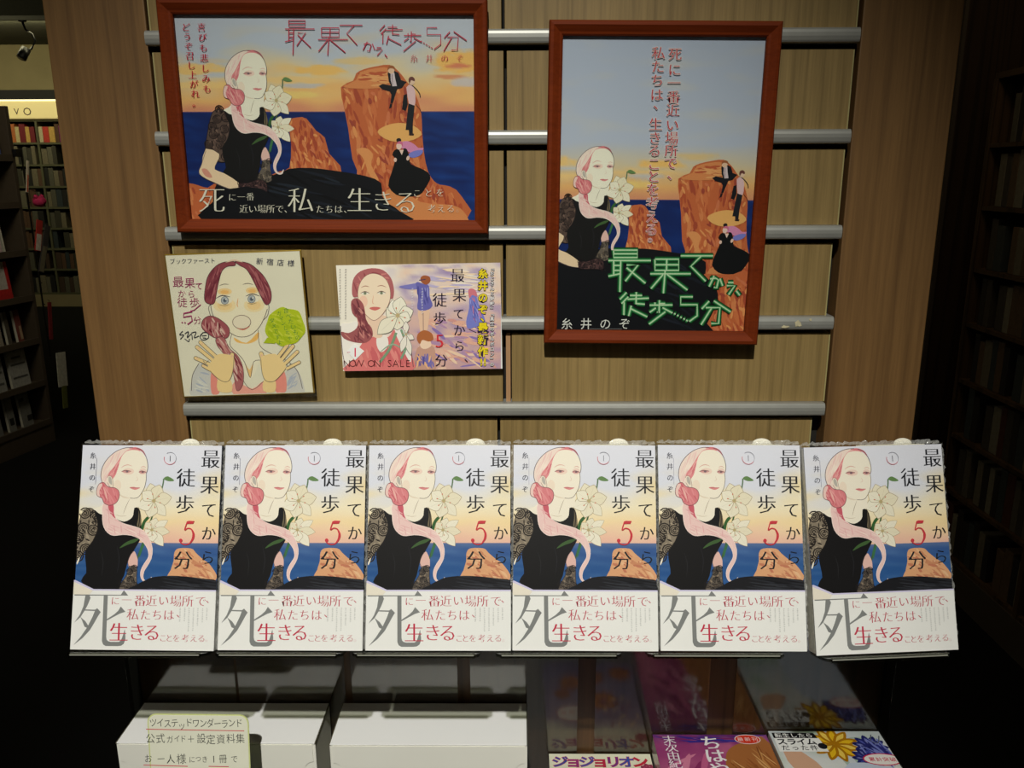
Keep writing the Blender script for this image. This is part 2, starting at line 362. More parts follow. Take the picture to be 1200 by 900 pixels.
def woman(A, full=False):
    rnd = random.Random(5)
    skin = (246, 238, 218); dress = (24, 23, 24)
    # stem and leaves behind
    A.line([(905, 600), (935, 470), (941, 405)], 15, (96, 122, 92)); A.poly([(941, 405), (985, 380), (1056, 425), (990, 432)], (104, 138, 84))
    A.line([(870, 700), (830, 820), (790, 960), (745, 1090), (700, 1230), (672, 1330)], 17, (70, 98, 62))
    A.poly([(722, 950), (728, 880), (770, 815), (832, 790), (800, 830), (762, 880), (745, 950)], (54, 98, 52))
    A.poly([(712, 1170), (735, 1110), (770, 1080), (745, 1160), (716, 1240)], (62, 116, 78))
    lily(A, (845, 640), [(800, 455), (905, 470), (1035, 600), (980, 800), (800, 820), (680, 715), (715, 545)], 128, rnd)
    lily(A, (836, 948), [(880, 820), (1005, 845), (1030, 970), (966, 1120), (850, 1075), (765, 1000), (765, 870)], 100, rnd)
    # torso
    if full:
        A.lace([(150, 722), (205, 735), (245, 790), (258, 900), (240, 1010), (205, 1120), (190, 1260), (150, 1340), (60, 1330), (-80, 1270), (-60, 1150), (-20, 1000), (30, 850), (80, 750)], (92, 74, 66), (34, 24, 24), (122, 98, 86), 14, 52, rnd)
    else:
        A.lace([(150, 722), (200, 735), (240, 790), (256, 900), (250, 970), (210, 1070), (150, 1150), (100, 1220), (55, 1290), (40, 1200), (40, 1000), (60, 850), (90, 770)], (138, 126, 108), (44, 38, 34), (166, 152, 130), 9, 62, rnd)
        A.poly([(48, 1290), (75, 1240), (70, 1280), (50, 1320)], skin)
    A.poly([(205, 740), (300, 684), (330, 560), (440, 520), (690, 560), (698, 640), (694, 700), (650, 720), (640, 800), (560, 860), (430, 850), (300, 800)], skin)
    A.poly([(690, 560), (640, 612), (560, 616), (500, 600), (470, 560)], (232, 216, 192))
    A.line([(585, 625), (552, 700), (525, 780)], 5, (150, 130, 110), taper=True); A.line([(440, 790), (500, 805), (560, 800)], 4, (190, 170, 140), taper=True)
    A.poly([(206, 738), (255, 772), (300, 790), (420, 812), (478, 846), (540, 862), (600, 836), (632, 792), (640, 716), (690, 722), (715, 800), (722, 900), (716, 1040), (700, 1085), (640, 1190), (600, 1270), (580, 1340), (560, 1430), (530, 1500), (510, 1600), (235, 1600), (100, 1495), (152, 1410), (142, 1300), (136, 1180), (205, 1080), (256, 960), (250, 860)], dress, True, 2)
    A.poly([(690, 735), (712, 800), (718, 880), (700, 925), (676, 900), (688, 820)], (120, 108, 84)); A.line([(695, 740), (702, 820), (694, 915)], 10, (34, 30, 28))
    A.line([(300, 1180), (330, 1300), (318, 1440)], 7, (40, 40, 42), taper=True); A.line([(470, 1120), (500, 1260), (480, 1420)], 8, (38, 38, 42), taper=True)
    A.poly([(498, 1145), (560, 1085), (640, 1050), (705, 1042), (660, 1080), (590, 1105)], (66, 96, 54))
    # holding hand and lace glove
    A.poly([(655, 1172), (692, 1240), (700, 1290), (690, 1345), (612, 1345), (595, 1290), (612, 1230)], (232, 190, 178)); A.line([(655, 1172), (620, 1215), (595, 1290), (612, 1340)], 5, INK)
    A.lace([(612, 1335), (690, 1340), (694, 1440), (700, 1530), (680, 1590), (520, 1590), (540, 1500), (585, 1430)], (104, 94, 84), (34, 30, 30), (150, 132, 110), 6, 36, rnd)
    # hair, head, face
    back = [(600, 80), (520, 84), (440, 112), (370, 162), (312, 232), (280, 305), (272, 385), (284, 450), (330, 490), (380, 470), (420, 380), (470, 250), (520, 140), (640, 104)]
    A.poly(back, (243, 222, 208)); A.dabs(smooth_pts(back, True, 3), [(241, 212, 200), (247, 230, 214), (238, 202, 194)], 26, 120, 16, -1.15, rnd, .12)
    A.poly([(630, 88), (540, 106), (482, 165), (438, 232), (398, 292), (352, 350), (345, 400), (395, 415), (440, 350), (470, 250), (520, 150), (600, 112), (680, 120)], (226, 142, 144))
    A.dabs(smooth_pts([(540, 112), (482, 170), (438, 240), (398, 300), (356, 360), (395, 400), (440, 340), (470, 240), (520, 150)], True, 3), [(214, 118, 126), (236, 168, 164)], 22, 90, 12, -1.1, rnd, .12)
    face = [(560, 108), (610, 104), (665, 112), (712, 142), (748, 200), (764, 262), (762, 310), (752, 350), (754, 400), (750, 450), (736, 505), (712, 560), (682, 597), (642, 614), (590, 614), (540, 600), (500, 586), (452, 548), (410, 505), (392, 450), (398, 412), (424, 372), (446, 310), (462, 240), (484, 175), (520, 126)]
    A.poly(face, skin)
    A.ell((560, 330), 62, 34, (242, 216, 198)); A.ell((715, 330), 40, 34, (240, 212, 196)); A.ell((450, 480), 40, 60, (243, 226, 204))
    A.line([(560, 86), (630, 84), (700, 112), (742, 170)], 20, (216, 124, 128), taper=True)
    A.line([(640, 84), (702, 112), (746, 180), (766, 260), (764, 320), (752, 350)], 6, INK); A.line([(752, 350), (755, 420), (740, 500), (710, 560), (680, 600), (640, 615), (590, 612)], 5, (96, 84, 80))
    A.line([(600, 78), (520, 82), (440, 110), (368, 160), (308, 232), (276, 305), (268, 385), (284, 450)], 6, INK)
    # features
    A.line([(482, 292), (520, 268), (560, 262), (600, 276)], 8, (222, 168, 156), taper=True); A.line([(690, 288), (722, 278), (750, 292)], 7, (222, 168, 156), taper=True)
    A.poly([(488, 332), (530, 318), (592, 328), (560, 346), (520, 344)], (214, 158, 152)); A.line([(486, 334), (530, 320), (592, 328)], 8, (128, 84, 86), taper=True); A.ell((548, 333), 15, 9, (124, 106, 112))
    A.poly([(672, 336), (700, 322), (750, 334), (728, 350), (690, 350)], (210, 152, 148)); A.line([(672, 338), (704, 325), (754, 340)], 8, (128, 80, 84), taper=True); A.ell((714, 338), 13, 8, (124, 100, 106))
    A.line([(652, 380), (664, 420), (640, 432)], 4, (222, 186, 166), taper=True)
    A.poly([(580, 502), (622, 494), (650, 500), (694, 502), (662, 520), (630, 524)], (222, 142, 140)); A.line([(580, 504), (636, 504), (694, 502)], 5, (184, 98, 104), taper=True)
    A.poly([(338, 400), (352, 378), (382, 386), (396, 430), (402, 500), (372, 496), (344, 450)], (240, 226, 206)); A.poly([(352, 400), (366, 388), (384, 410), (392, 470), (372, 464), (356, 440)], (188, 182, 172)); A.line([(338, 400), (352, 378), (384, 388), (398, 432), (404, 500), (372, 498), (342, 450)], 4, (150, 110, 106))
    bun = [(300, 448), (250, 470), (228, 540), (240, 592), (290, 616), (312, 664), (362, 690), (420, 680), (460, 642), (476, 580), (462, 532), (422, 505), (372, 500), (335, 484)]
    # long loose strand
    st = [(305, 670), (302, 800), (312, 890), (342, 955), (395, 1000), (450, 1010), (530, 1000), (620, 1008), (700, 1038), (760, 1090), (800, 1150), (814, 1210), (806, 1250), (768, 1310), (740, 1370), (736, 1430), (756, 1480), (800, 1504), (838, 1492), (855, 1444), (832, 1476), (800, 1488), (772, 1470), (764, 1430), (776, 1376), (806, 1326), (844, 1250), (852, 1150), (820, 1050), (770, 976), (705, 932), (610, 903), (520, 878), (450, 830), (424, 760), (416, 680)]
    A.poly(st, (241, 206, 199), True, 2)
    A.poly([(360, 680), (414, 680), (424, 760), (446, 826), (420, 812), (378, 764)], (206, 96, 110))
    Q = smooth_pts(st, True, 2)
    A.dabs(Q, [(236, 190, 186), (247, 222, 210), (232, 180, 178)], 30, 130, 11, .45, rnd, .12); A.dabs(Q, [(247, 220, 210), (230, 176, 176)], 14, 110, 10, 1.45, rnd, .1)
    A.line(st, 5, (250, 232, 222), closed=True, k=2)
    A.poly(bun, (220, 130, 134)); A.dabs(smooth_pts(bun, True, 3), [(234, 166, 162), (206, 104, 114), (228, 146, 148)], 34, 110, 16, 1.1, rnd, .25)
    A.poly([(250, 470), (228, 540), (242, 590), (268, 600), (258, 540), (290, 470)], (240, 206, 196)); A.line([(300, 500), (330, 570), (352, 650)], 12, (240, 190, 178), taper=True)
    A.line(bun, 5, (110, 66, 72), closed=True, k=3)

def sky(stops, y0, y1, amp, warm, sc, seed):
    def fn(x, y):
        t = (y-y0)/(y1-y0); c = ramp(stops, t+amp*nz(x/sc, y/sc*2.6, seed))
        k = nz(x/sc*.8, y/sc*3.2, seed+7)
        return mixc(c, warm, max(0, k-.08)*1.6*max(0, 1-abs(t-.55)*2.4))
    return fn
def clouded(fn, CL_):
    def g(x, y):
        c = fn(x, y)
        for cx, cy, rx, ry, col, k in CL_:
            d = ((x-cx)/rx)**2+((y-cy)/ry)**2+nz(x/40, y/16, cx)*.55+nz(x/14, y/7, cy)*.25
            if d < 1: c = mixc(c, col, min(1, (1-d)*1.8)*k)
        return c
    return g
CLOUDS = ((575, 230, 90, 20, (232, 184, 100), .9), (500, 262, 150, 16, (228, 192, 128), .8), (1040, 200, 120, 42, (232, 180, 92), .9), (1022, 216, 50, 9, (204, 112, 88), .8), (1000, 251, 60, 8, (204, 130, 92), .8), (1060, 268, 70, 18, (190, 190, 206), .7),
  (170, 226, 110, 22, (230, 190, 116), .9), (180, 278, 110, 16, (232, 196, 126), .8), (240, 246, 60, 10, (180, 190, 206), .7), (520, 280, 80, 10, (176, 186, 206), .7), (460, 310, 120, 14, (228, 204, 120), .7), (700, 200, 90, 16, (226, 186, 110), .6))
def cover_background(A):
    A.grid(-20, 1620, 0, 1090, 30, 44, sky([(0, (230, 231, 240)), (.45, (224, 227, 237)), (.62, (246, 234, 200)), (.82, (248, 224, 178)), (1, (240, 190, 170))], 0, 1085, .16, (246, 216, 140), 520, 3.1))
    A.grid(-20, 1620, 1085, 1640, 24, 18, lambda x, y: mixc(ramp([(0, (96, 116, 158)), (.12, (58, 92, 150)), (.5, (44, 88, 146)), (1, (38, 84, 146))], (y-1085)/500), (92, 130, 176), nz(x/260, y/34, 2)*.55+.1))
    rnd = random.Random(2)
    R = [(1056, 1460), (1056, 1370), (1082, 1276), (1086, 1190), (1128, 1142), (1266, 1142), (1318, 1188), (1398, 1258), (1478, 1318), (1536, 1480)]
    A.poly(R, (224, 168, 124)); A.dabs(smooth_pts(R, True, 2), [(234, 188, 144), (206, 142, 104), (228, 172, 126), (198, 126, 96)], 70, 95, 26, .5, rnd, .5)
def cover_skirt(A):
    P = [(640, 1600), (700, 1530), (790, 1480), (880, 1446), (1060, 1431), (1256, 1441), (1400, 1458), (1560, 1482), (1580, 1600)]
    A.poly(P, (30, 30, 34)); A.dabs(smooth_pts(P, True, 3), [(52, 54, 60), (44, 46, 52), (22, 22, 26)], 26, 260, 20, .12, random.Random(8), .08)
def cover_lettering(A):
    K = (36, 38, 44); s = 212
    for ch, x, y, z in (('最', 1436, 195, s), ('果', 1436, 468, s), ('て', 1440, 735, 180), ('か', 1446, 980, 165), ('ら', 1446, 1236, 165), ('徒', 1181, 395, s), ('歩', 1181, 675, s), ('分', 1186, 1266, s)): A.text(ch, x, y, z, K, True, .004)
    red = (206, 62, 72)
    A.poly([(1166+42, 976-120), (1166+66, 976-128), (1166+126, 976-126), (1166+112, 976-96), (1166+40, 976-94)], red, False)
    A.line([(1214, 862), (1190, 945), (1222, 928), (1262, 938), (1290, 985), (1284, 1040), (1250, 1086), (1205, 1100), (1160, 1085), (1142, 1058)], 13, red); A.line([(1262, 940), (1286, 985), (1280, 1040), (1250, 1082)], 26, red, taper=True); A.ell((1152, 1056), 19, 19, red)
    for ch, x, y in (('糸', 180, 165), ('井', 180, 280), ('の', 178, 398), ('ぞ', 175, 520)): A.text(ch, x, y, 72, (70, 70, 84), True, .004)
    A.line([(220, 190), (216, 470)], 3, (150, 150, 170), False)
    A.ring((1004, 190), 64, 64, 4, (150, 150, 160), 26, -2.2, .6); A.ring((1004, 190), 64, 64, 6, (206, 120, 130), 26, .6, 3.4); A.text('1', 1004, 188, 92, (90, 90, 100), False, -.02)
def band_lettering(A):
    G = (132, 134, 132); o = 1521
    def pl(P, sm=False): A.poly([(x, y+o) for x, y in P], G, sm, 3)
    pl([(45, 114), (540, 114), (572, 66), (620, 122), (45, 126)])
    pl([(162, 122), (206, 122), (218, 150), (190, 225), (160, 285), (118, 355), (55, 412), (112, 325), (145, 240)])
    pl([(160, 272), (272, 274), (294, 258), (333, 298), (310, 335), (270, 410), (225, 490), (150, 575), (55, 650), (130, 560), (195, 460), (245, 355), (270, 288), (155, 284)])
    pl([(118, 352), (172, 396), (214, 456), (196, 468), (165, 455), (142, 400)])
    pl([(358, 122), (402, 122), (402, 560), (408, 590), (425, 606), (450, 612), (540, 612), (562, 596), (578, 550), (598, 475), (608, 560), (608, 590), (592, 632), (565, 652), (530, 657), (400, 657), (372, 640), (358, 605)])
    pl([(402, 372), (480, 320), (520, 282), (545, 238), (597, 293), (540, 312), (470, 350), (402, 388)])
    C = (190, 64, 84); C2 = (198, 52, 78)
    for ch, x, y, z in (('に', 485, 180, 100), ('一', 605, 170, 116), ('番', 748, 176, 132), ('近', 870, 176, 132), ('い', 1000, 172, 122), ('場', 1130, 176, 132), ('所', 1258, 176, 132), ('で', 1396, 176, 126), ('、', 1500, 150, 110), ('私', 676, 322, 136), ('た', 812, 325, 126), ('ち', 936, 325, 126), ('は', 1062, 325, 126), ('、', 1195, 300, 120)): A.text(ch, x, y+o, z, C)
    for ch, x, y, z in (('生', 535, 512, 216), ('き', 730, 510, 196), ('る', 888, 512, 200)): A.text(ch, x, y+o, z, C2, True, .006)
    for ch, x in zip('ことを考える。', (1010, 1076, 1152, 1246, 1336, 1420, 1500)): A.text(ch, x, 568+o, 88, C)
    rnd = random.Random(4)
    for x, a, b in ((710+756, 250, 380), (665+756, 250, 405), (615+756, 250, 438), (568+756, 250, 482), (520+756, 250, 488), (475+756, 250, 378), (425+756, 250, 384)):
        y = a
        while y < b:
            h = rnd.uniform(9, 14); A.lay += 0
            A.line([(x-rnd.uniform(4, 9), y+o), (x+rnd.uniform(4, 9), y+o)], 3, (150, 150, 148), False); A.line([(x-6, y+o+6), (x+rnd.uniform(2, 7), y+o+6)], 2.5, (160, 160, 158), False); y += h*1.7
def lw(x, y): return (x, y)
def P1(x, y): return (x*.434+55.8, y*.434+362.7)
def R3(x, y): return ((430+x/7.09-170)*2.79, (60+y/7.09)*2.79)
def R4(x, y): return ((400+x/6.857-170)*2.79, (150+y/6.857)*2.79)
def rocks(A, P, rnd, n, big=60):
    A.poly(P, (196, 104, 62), True, 2); Q = smooth_pts(P, True, 2)
    A.dabs(Q, [(206, 116, 70), (180, 84, 52), (214, 132, 82), (168, 76, 52)], n, big, big*.24, 1.45, rnd, .3)
    A.dabs(Q, [(226, 152, 92), (160, 72, 56), (208, 120, 80)], n//2, big*.6, big*.18, 1.2, rnd, .8)
def poster_scene(A, x0, x1, ytop, yb, wash):
    rnd = random.Random(11)
    A.g = 1.22; A.grid(x0, x1, ytop, 368, 110, 70, clouded(wash, CLOUDS))
    A.grid(x0, x1, 366, yb, 30, 26, lambda x, y: mixc((17, 36, 92), (26, 70, 146), nz(x/90, y/14, 4)*.7+.04+max(0, (x-700)/1200)))
    A.g = 1.12
    A.line([(x0, 367), (x1, 365)], 3, (92, 72, 112), False)
    rocks(A, [(640, 285), (680, 264), (690, 240), (716, 226), (760, 216), (800, 212), (830, 234), (852, 262), (880, 300), (902, 360), (906, 430), (912, 500), (925, 560), (945, 592), (965, 604), (998, 610), (1035, 642), (1044, 730), (640, 730), (700, 600), (678, 520), (664, 420), (650, 350)], rnd, 190, 60)
    A.poly([(650, 284), (690, 262), (704, 236), (760, 222), (800, 224), (840, 262), (850, 280), (780, 288), (700, 290)], (216, 138, 84), True, 2)
    A.dabs([(660, 282), (700, 240), (800, 224), (845, 280)], [(188, 92, 58), (228, 164, 104)], 24, 60, 8, .05, rnd, .2)
    A.poly([(760, 432), (790, 410), (835, 402), (880, 412), (905, 440), (860, 462), (800, 460)], (232, 176, 104), True, 3); A.poly([(690, 490), (722, 484), (745, 505), (740, 540), (765, 590), (735, 575), (715, 520)], (222, 150, 92), True, 3)
    A.poly([(780, 640), (830, 610), (900, 660), (1000, 670), (1040, 690), (1040, 730), (820, 730)], (214, 138, 84), True, 3)
    rocks(A, [(470, 398), (500, 384), (528, 388), (560, 428), (588, 450), (602, 502), (645, 575), (420, 580), (440, 560), (472, 548), (478, 470)], rnd, 60, 44)
    rocks(A, [(60, 606), (135, 598), (175, 606), (205, 614), (250, 600), (250, 740), (60, 740)], rnd, 40, 40)
    # long black skirt
    sk = [(235, 600), (330, 560), (420, 572), (470, 552), (540, 549), (620, 558), (720, 575), (772, 598), (775, 640), (800, 668), (832, 690), (842, 740), (205, 740), (222, 660)]
    A.poly(sk, (18, 19, 24), True, 2); A.dabs(smooth_pts(sk, True, 2), [(34, 40, 50), (12, 12, 16), (28, 32, 42)], 40, 120, 8, .35, rnd, .2)
    # three small figures on the cliff
    K = (24, 24, 30)
    f = lambda F, P: [F(*p) for p in P]
    A.poly(f(R3, [(172, 180), (195, 165), (232, 165), (262, 180), (285, 240), (330, 256), (290, 305), (240, 320), (205, 300), (182, 250)]), K, False)
    A.poly(f(R3, [(98, 290), (130, 272), (200, 285), (262, 290), (240, 350), (225, 400), (215, 432), (196, 432), (204, 360), (190, 335), (130, 318)]), K, False)
    A.poly(f(R3, [(196, 180), (228, 178), (236, 230), (250, 290), (212, 292), (198, 240)]), (212, 196, 200), False); A.line(f(R3, [(208, 190), (214, 280)]), 1.6, (90, 50, 70), False)
    A.ell(R3(202, 155), 11, 13, (226, 190, 160)); A.poly(f(R3, [(172, 160), (178, 128), (205, 118), (230, 132), (234, 158), (218, 146), (190, 144)]), (160, 96, 56)); A.poly(f(R3, [(192, 436), (212, 436), (204, 468), (184, 478)]), K, False)
    A.poly(f(R3, [(345, 432), (398, 438), (392, 500), (382, 600), (382, 690), (352, 694), (348, 655), (322, 655), (334, 540)]), (30, 32, 38), False)
    A.poly(f(R3, [(328, 300), (350, 278), (385, 290), (402, 340), (404, 420), (396, 452), (350, 436), (338, 380)]), (224, 188, 190), False); A.line(f(R3, [(350, 268), (400, 305), (436, 350), (444, 385)]), 3, K)
    A.poly(f(R3, [(305, 365), (332, 355), (340, 440), (322, 496), (292, 484), (298, 420)]), K, False); A.ell(R3(373, 252), 10, 12, (228, 196, 170)); A.poly(f(R3, [(346, 246), (352, 220), (378, 212), (398, 232), (394, 250), (368, 242), (356, 268)]), (110, 66, 60)); A.line(f(R3, [(404, 440), (438, 480), (452, 510)]), 1.5, K, False)
    A.poly(f(R3, [(350, 672), (392, 686), (388, 702), (350, 700)]), (50, 34, 34), False)
    A.poly(f(R4, [(470, 120), (530, 105), (585, 130), (620, 160), (660, 160), (640, 190), (560, 200), (510, 170), (480, 160)]), (216, 140, 180)); A.poly(f(R4, [(545, 205), (600, 180), (655, 180), (640, 215), (590, 238), (550, 232)]), (124, 128, 206))
    A.poly(f(R4, [(430, 176), (462, 172), (486, 215), (500, 165), (526, 170), (540, 205), (548, 245), (560, 290), (640, 325), (700, 360), (716, 400), (700, 440), (650, 520), (600, 545), (520, 552), (440, 535), (378, 465), (400, 370), (425, 290), (430, 240), (410, 215)]), (16, 17, 20), True, 2)
    A.poly(f(R4, [(466, 176), (486, 218), (502, 176)]), (236, 206, 190), False); A.ell(R4(464, 145), 9, 12, (236, 204, 190)); A.ell(R4(462, 98), 8, 7, (34, 30, 34)); A.poly(f(R4, [(442, 130), (460, 108), (490, 112), (495, 150), (478, 130), (450, 128)]), (204, 110, 140))
    A.ell(R4(434, 256), 5, 7, (232, 198, 182)); A.ell(R4(536, 242), 5, 8, (232, 198, 182), .3)
def forearm(A):
    rnd = random.Random(3); skin = (236, 208, 172)
    A.poly([P1(*p) for p in ((332, 285), (432, 325), (412, 390), (398, 440), (470, 470), (580, 542), (588, 595), (500, 582), (400, 540), (282, 478), (300, 400))], skin, True, 2)
    A.poly([P1(*p) for p in ((300, 440), (340, 440), (380, 500), (330, 492))], (216, 150, 130)); A.line([P1(*p) for p in ((332, 300), (300, 400), (284, 476), (400, 545), (500, 585), (582, 597))], 1.6, INK)
    A.lace([P1(*p) for p in ((580, 542), (640, 546), (700, 525), (760, 520), (792, 560), (788, 625), (760, 612), (700, 608), (640, 610), (586, 600))], (84, 60, 60), (28, 20, 24), (120, 90, 84), 7, 11, rnd)
LOGO = {
 '最': ((80, 140, 395, 455), [[(120, 145), (295, 145), (295, 200), (120, 200), (120, 145)], [(120, 172), (295, 172)], [(80, 222), (395, 222)], [(120, 222), (120, 335)], [(172, 222), (165, 455)], [(120, 258), (172, 258)], [(120, 295), (172, 295)], [(80, 338), (172, 318)], [(215, 255), (300, 255), (205, 375)], [(215, 275), (355, 390)]]),
 '果': ((390, 205, 690, 465), [[(425, 212), (600, 212), (600, 295), (425, 295), (425, 212)], [(425, 253), (600, 253)], [(512, 212), (510, 295)], [(500, 298), (487, 465)], [(390, 320), (690, 320)], [(485, 325), (395, 430)], [(515, 325), (665, 440)]]),
 'て': ((615, 185, 855, 375), [[(615, 187), (855, 187)], [(765, 190), (690, 265), (800, 375)]]),
 'か': ((825, 335, 925, 425), [[(832, 358), (872, 352), (895, 365), (880, 425), (860, 418)], [(862, 335), (825, 415)], [(905, 355), (925, 410)]]),
 'ら': ((955, 385, 1030, 475), [[(965, 385), (1005, 385)], [(955, 408), (1015, 408), (968, 475)]]), '、': ((1025, 445, 1055, 480), [[(1025, 445), (1052, 480)]]),
 '徒': ((165, 455, 380, 640), [[(215, 458), (165, 510)], [(228, 490), (178, 540)], [(197, 530), (195, 625)], [(240, 480), (330, 480)], [(287, 455), (285, 545)], [(222, 508), (380, 500)], [(290, 540), (350, 545)], [(250, 555), (230, 632)], [(240, 575), (368, 638)]]),
 '歩': ((380, 515, 560, 690), [[(458, 515), (455, 612), (440, 600)], [(455, 540), (500, 540)], [(425, 532), (425, 552)], [(385, 552), (555, 550)], [(432, 572), (385, 605)], [(480, 570), (555, 610)], [(502, 600), (380, 692)]]),
 '…': ((560, 608, 672, 672), [[(565, 612), (577, 619)], [(588, 625), (600, 632)], [(611, 638), (623, 645)], [(634, 650), (646, 657)], [(655, 662), (668, 669)]]),
 '5': ((612, 490, 740, 672), [[(705, 490), (615, 490), (615, 548), (737, 548), (737, 630), (678, 672)]]),
 '分': ((765, 520, 985, 695), [[(825, 522), (770, 580)], [(860, 520), (985, 602)], [(800, 570), (905, 570), (895, 687), (840, 687)], [(842, 575), (765, 697)]])}
def logo(A, lay, wd, col):
    for ch, (x0, y0, x1, y1) in lay.items():
        (a, b, c, d), S_ = LOGO[ch]
        for st in S_: A.line([(x0+(x-a)*(x1-x0)/(c-a), y0+(y-b)*(y1-y0)/(d-b)) for x, y in st], wd, col, False)
# ================================================================== the setting
tag(box('floor', -9, 8, -4, 9.2, -.05, 0, M['carpet']), kind='structure')
tag(box('ceiling', -9, 8, -4, 9.2, 2.95, 3.0, M['ceil']), kind='structure')
tag(box('wall_back', -9, 8, 9.2, 9.3, 0, 2.95, M['wallp']), kind='structure')
tag(box('wall_left', -9.1, -9, -4, 9.2, 0, 2.95, M['wallp']), kind='structure')
tag(box('wall_right', 8, 8.1, -4, 9.2, 0, 2.95, M['wallp']), kind='structure')
tag(box('trim_1', -9, 8, 8.84, 9.19, 2.33, 2.43, M['beam']), kind='structure')
tag(box('trim_2', -9, 8, 6.6, 6.8, 2.80, 2.949, M['ceil']), kind='structure')

# ================================================================== the display wall
D = empty('display_wall', (0, 0, 0), label='freestanding brown wood display wall with grey horizontal metal rails', cat='display wall')
R0, RP = 1.62, .0882
for x0, x1 in ((-.4196, -.3268), (.3268, .4172)):
    box('side_panel', x0, x1, -.001, .10, 1.12, 2.1, M['side'], D, .0012)
box('backing_board', -.3262, .3262, .018, .09, 0, 2.1, M['gap'], D)
GAPX = .0015
def rail_prof(z):
    return [(.012, z-.0065), (-.0060, z-.0065), (-.0078, z-.0058), (-.0086, z-.0044), (-.0092, z-.0010), (-.0091, z+.0022), (-.0084, z+.0046), (-.0072, z+.0060), (-.0052, z+.0066), (.012, z+.0066)]
for k in range(-5, 7):
    z = R0-k*RP
    r = prism('rail', rail_prof(z), 'x', -.3262, .3232 if k not in (4,) else .3225, M['alu'], D)
    # the slat under this rail, left and right of the seam
    zt = z-.0065-.0045; zb = z-RP+.0066
    xr = {0: .3215, 1: .3210, 2: .3172, 3: .3232, 4: .3125}.get(k, .3215); sx = {0: .0018, 1: .0014, 2: .0002, 3: -.0005, 4: -.0066}.get(k, 0)
    for a, b in ((-.3232, sx-GAPX), (sx+GAPX+(.006 if k == 3 else 0), xr)):
        s = box('slat', a, b, 0, .016, zb, zt, M['slat'], D, .0005)
    box('edge_band', xr, xr+.0012, .0002, .016, zb, zt, M['edge'], D); box('edge_band', -.3244, -.3232, .0002, .016, zb, zt, M['edge'], D)
    if k == 3: box('filler_strip', sx+.0017, sx+.0062, .001, .016, zb, zt, M['strip'], D)
rnd = random.Random(4)
for (x, z, w_, h_) in ((.288, R0-3*RP, .010, .008), (.276, R0-3*RP-.003, .008, .004), (.300, R0-3*RP+.004, .004, .004)):
    P = [(x+w_*.5*math.cos(t)*rnd.uniform(.4, 1.1), z+h_*.5*math.sin(t)*rnd.uniform(.4, 1.1)) for t in [2*PI*i/12 for i in range(12)]]
    V = [(p[0], -.0096, p[1]) for p in P]
    mesh('paint_scuff', V, [tuple(range(12))], M['scuff'], D)
box('lower_shade_strip', -.4196, -.4085, -.002, .10, 0, 1.12, M['black'], D); box('lower_shade_strip', .4160, .4196, -.002, .10, 0, 1.12, M['black'], D)  # black strips put the shade beside the lower panel into the colour
box('lower_panel', -.4080, .4155, -.004, .06, .05, 1.135, M['lower'], D, .001)
box('plinth', -.41, .41, .0, .09, 0, .05, M['black'], D)
# low display table in front of the wall
T = empty('display_table', (0, -.2, 0), label='black low display table carrying cartons and flat book piles', cat='table')
TZ = .834
box('tabletop', -.46, .46, -.30, .194, TZ-.03, TZ, M['table'], T, .002)
box('cabinet_body', -.44, .44, -.28, .19, .06, TZ-.03, M['table'], T, .002); box('kick_board', -.42, .42, -.25, .19, 0, .06, M['black'], T)

# ================================================================== framed posters
def frame_thing(name, loc, rot, w_, h_, fw, label, glass=True):
    t = empty(name, loc, rot, label=label, cat='framed poster')
    # outer profile of a rail (u inward, y depth): raised outer bead sloping to the sight edge
    prof = [(0, 0), (0, -.011), (.0012, -.0128), (.004, -.0134), (.0065, -.0118), (fw-.003, -.0098), (fw-.0012, -.0092), (fw, -.008), (fw, 0)]
    hw, hh = w_/2, h_/2
    cs = [(-hw, -hh, 1, 1), (hw, -hh, -1, 1), (hw, hh, -1, -1), (-hw, hh, 1, -1)]
    for i in range(4):
        a, b = cs[i], cs[(i+1) % 4]; V = []
        for c in (a, b):
            for u, y in prof: V.append((c[0]+c[2]*u, y, c[1]+c[3]*u))
        n = len(prof); F = [tuple(range(n)), tuple(range(2*n-1, n-1, -1))]+[(j, (j+1) % n, n+(j+1) % n, n+j) for j in range(n)]
        bm = bmesh.new(); vs = [bm.verts.new(v) for v in V]
        for f in F: bm.faces.new([vs[q] for q in f])
        bmobj('frame_rail', bm, M['frame'], t)
    box('backing', -hw+.002, hw-.002, -.0035, .0, -hh+.002, hh-.002, M['cardin'], t)
    box('glass_pane', -hw+fw-.002, hw-fw+.002, -.0068, -.006, -hh+fw-.002, hh-fw+.002, M['glass'], t)
    return t
def Lc(x, y): return (170+x/2.79, y/2.79)
def Rc(x, y): return (620+x/2.1935, 10+y/2.1935)
PLl, PLr = (-.1613, -.0096, 1.5473), (0, math.radians(.4), 0)
PRl, PRr = (.1439, -.0096, 1.4840), (0, math.radians(.6), 0)
plP = Plane(PLl, PLr, -.004); prP = Plane(PRl, PRr, -.004)
FL, FR = .0125, .0125
tl = frame_thing('picture_frame', PLl, PLr, .2943, .2050, FL, 'wide landscape poster in red-brown wooden frame, upper left of the display wall')
tr = frame_thing('picture_frame', PRl, PRr, .2075, .2930, FR, 'tall upright poster in red-brown wooden frame, right side of the display wall')
clipL = (-.2943/2+FL-.001, .2943/2-FL+.001, -.1025+FL-.001, .1025-FL+.001); clipR = (-.2075/2+FR-.001, .2075/2-FR+.001, -.1465+FR-.001, .1465-FR+.001)
pf = lambda x, y: plP(*Lc(x, y)); qf = lambda x, y: prP(*Rc(x, y))
BL, BT = (-.0568, -.169, 1.0945), (-math.atan2(.061, .1685), 0, 0)
bkP = Plane(BL, BT, -.0006)
Qc = lambda x, y: (426+x/9, 516+y/9)
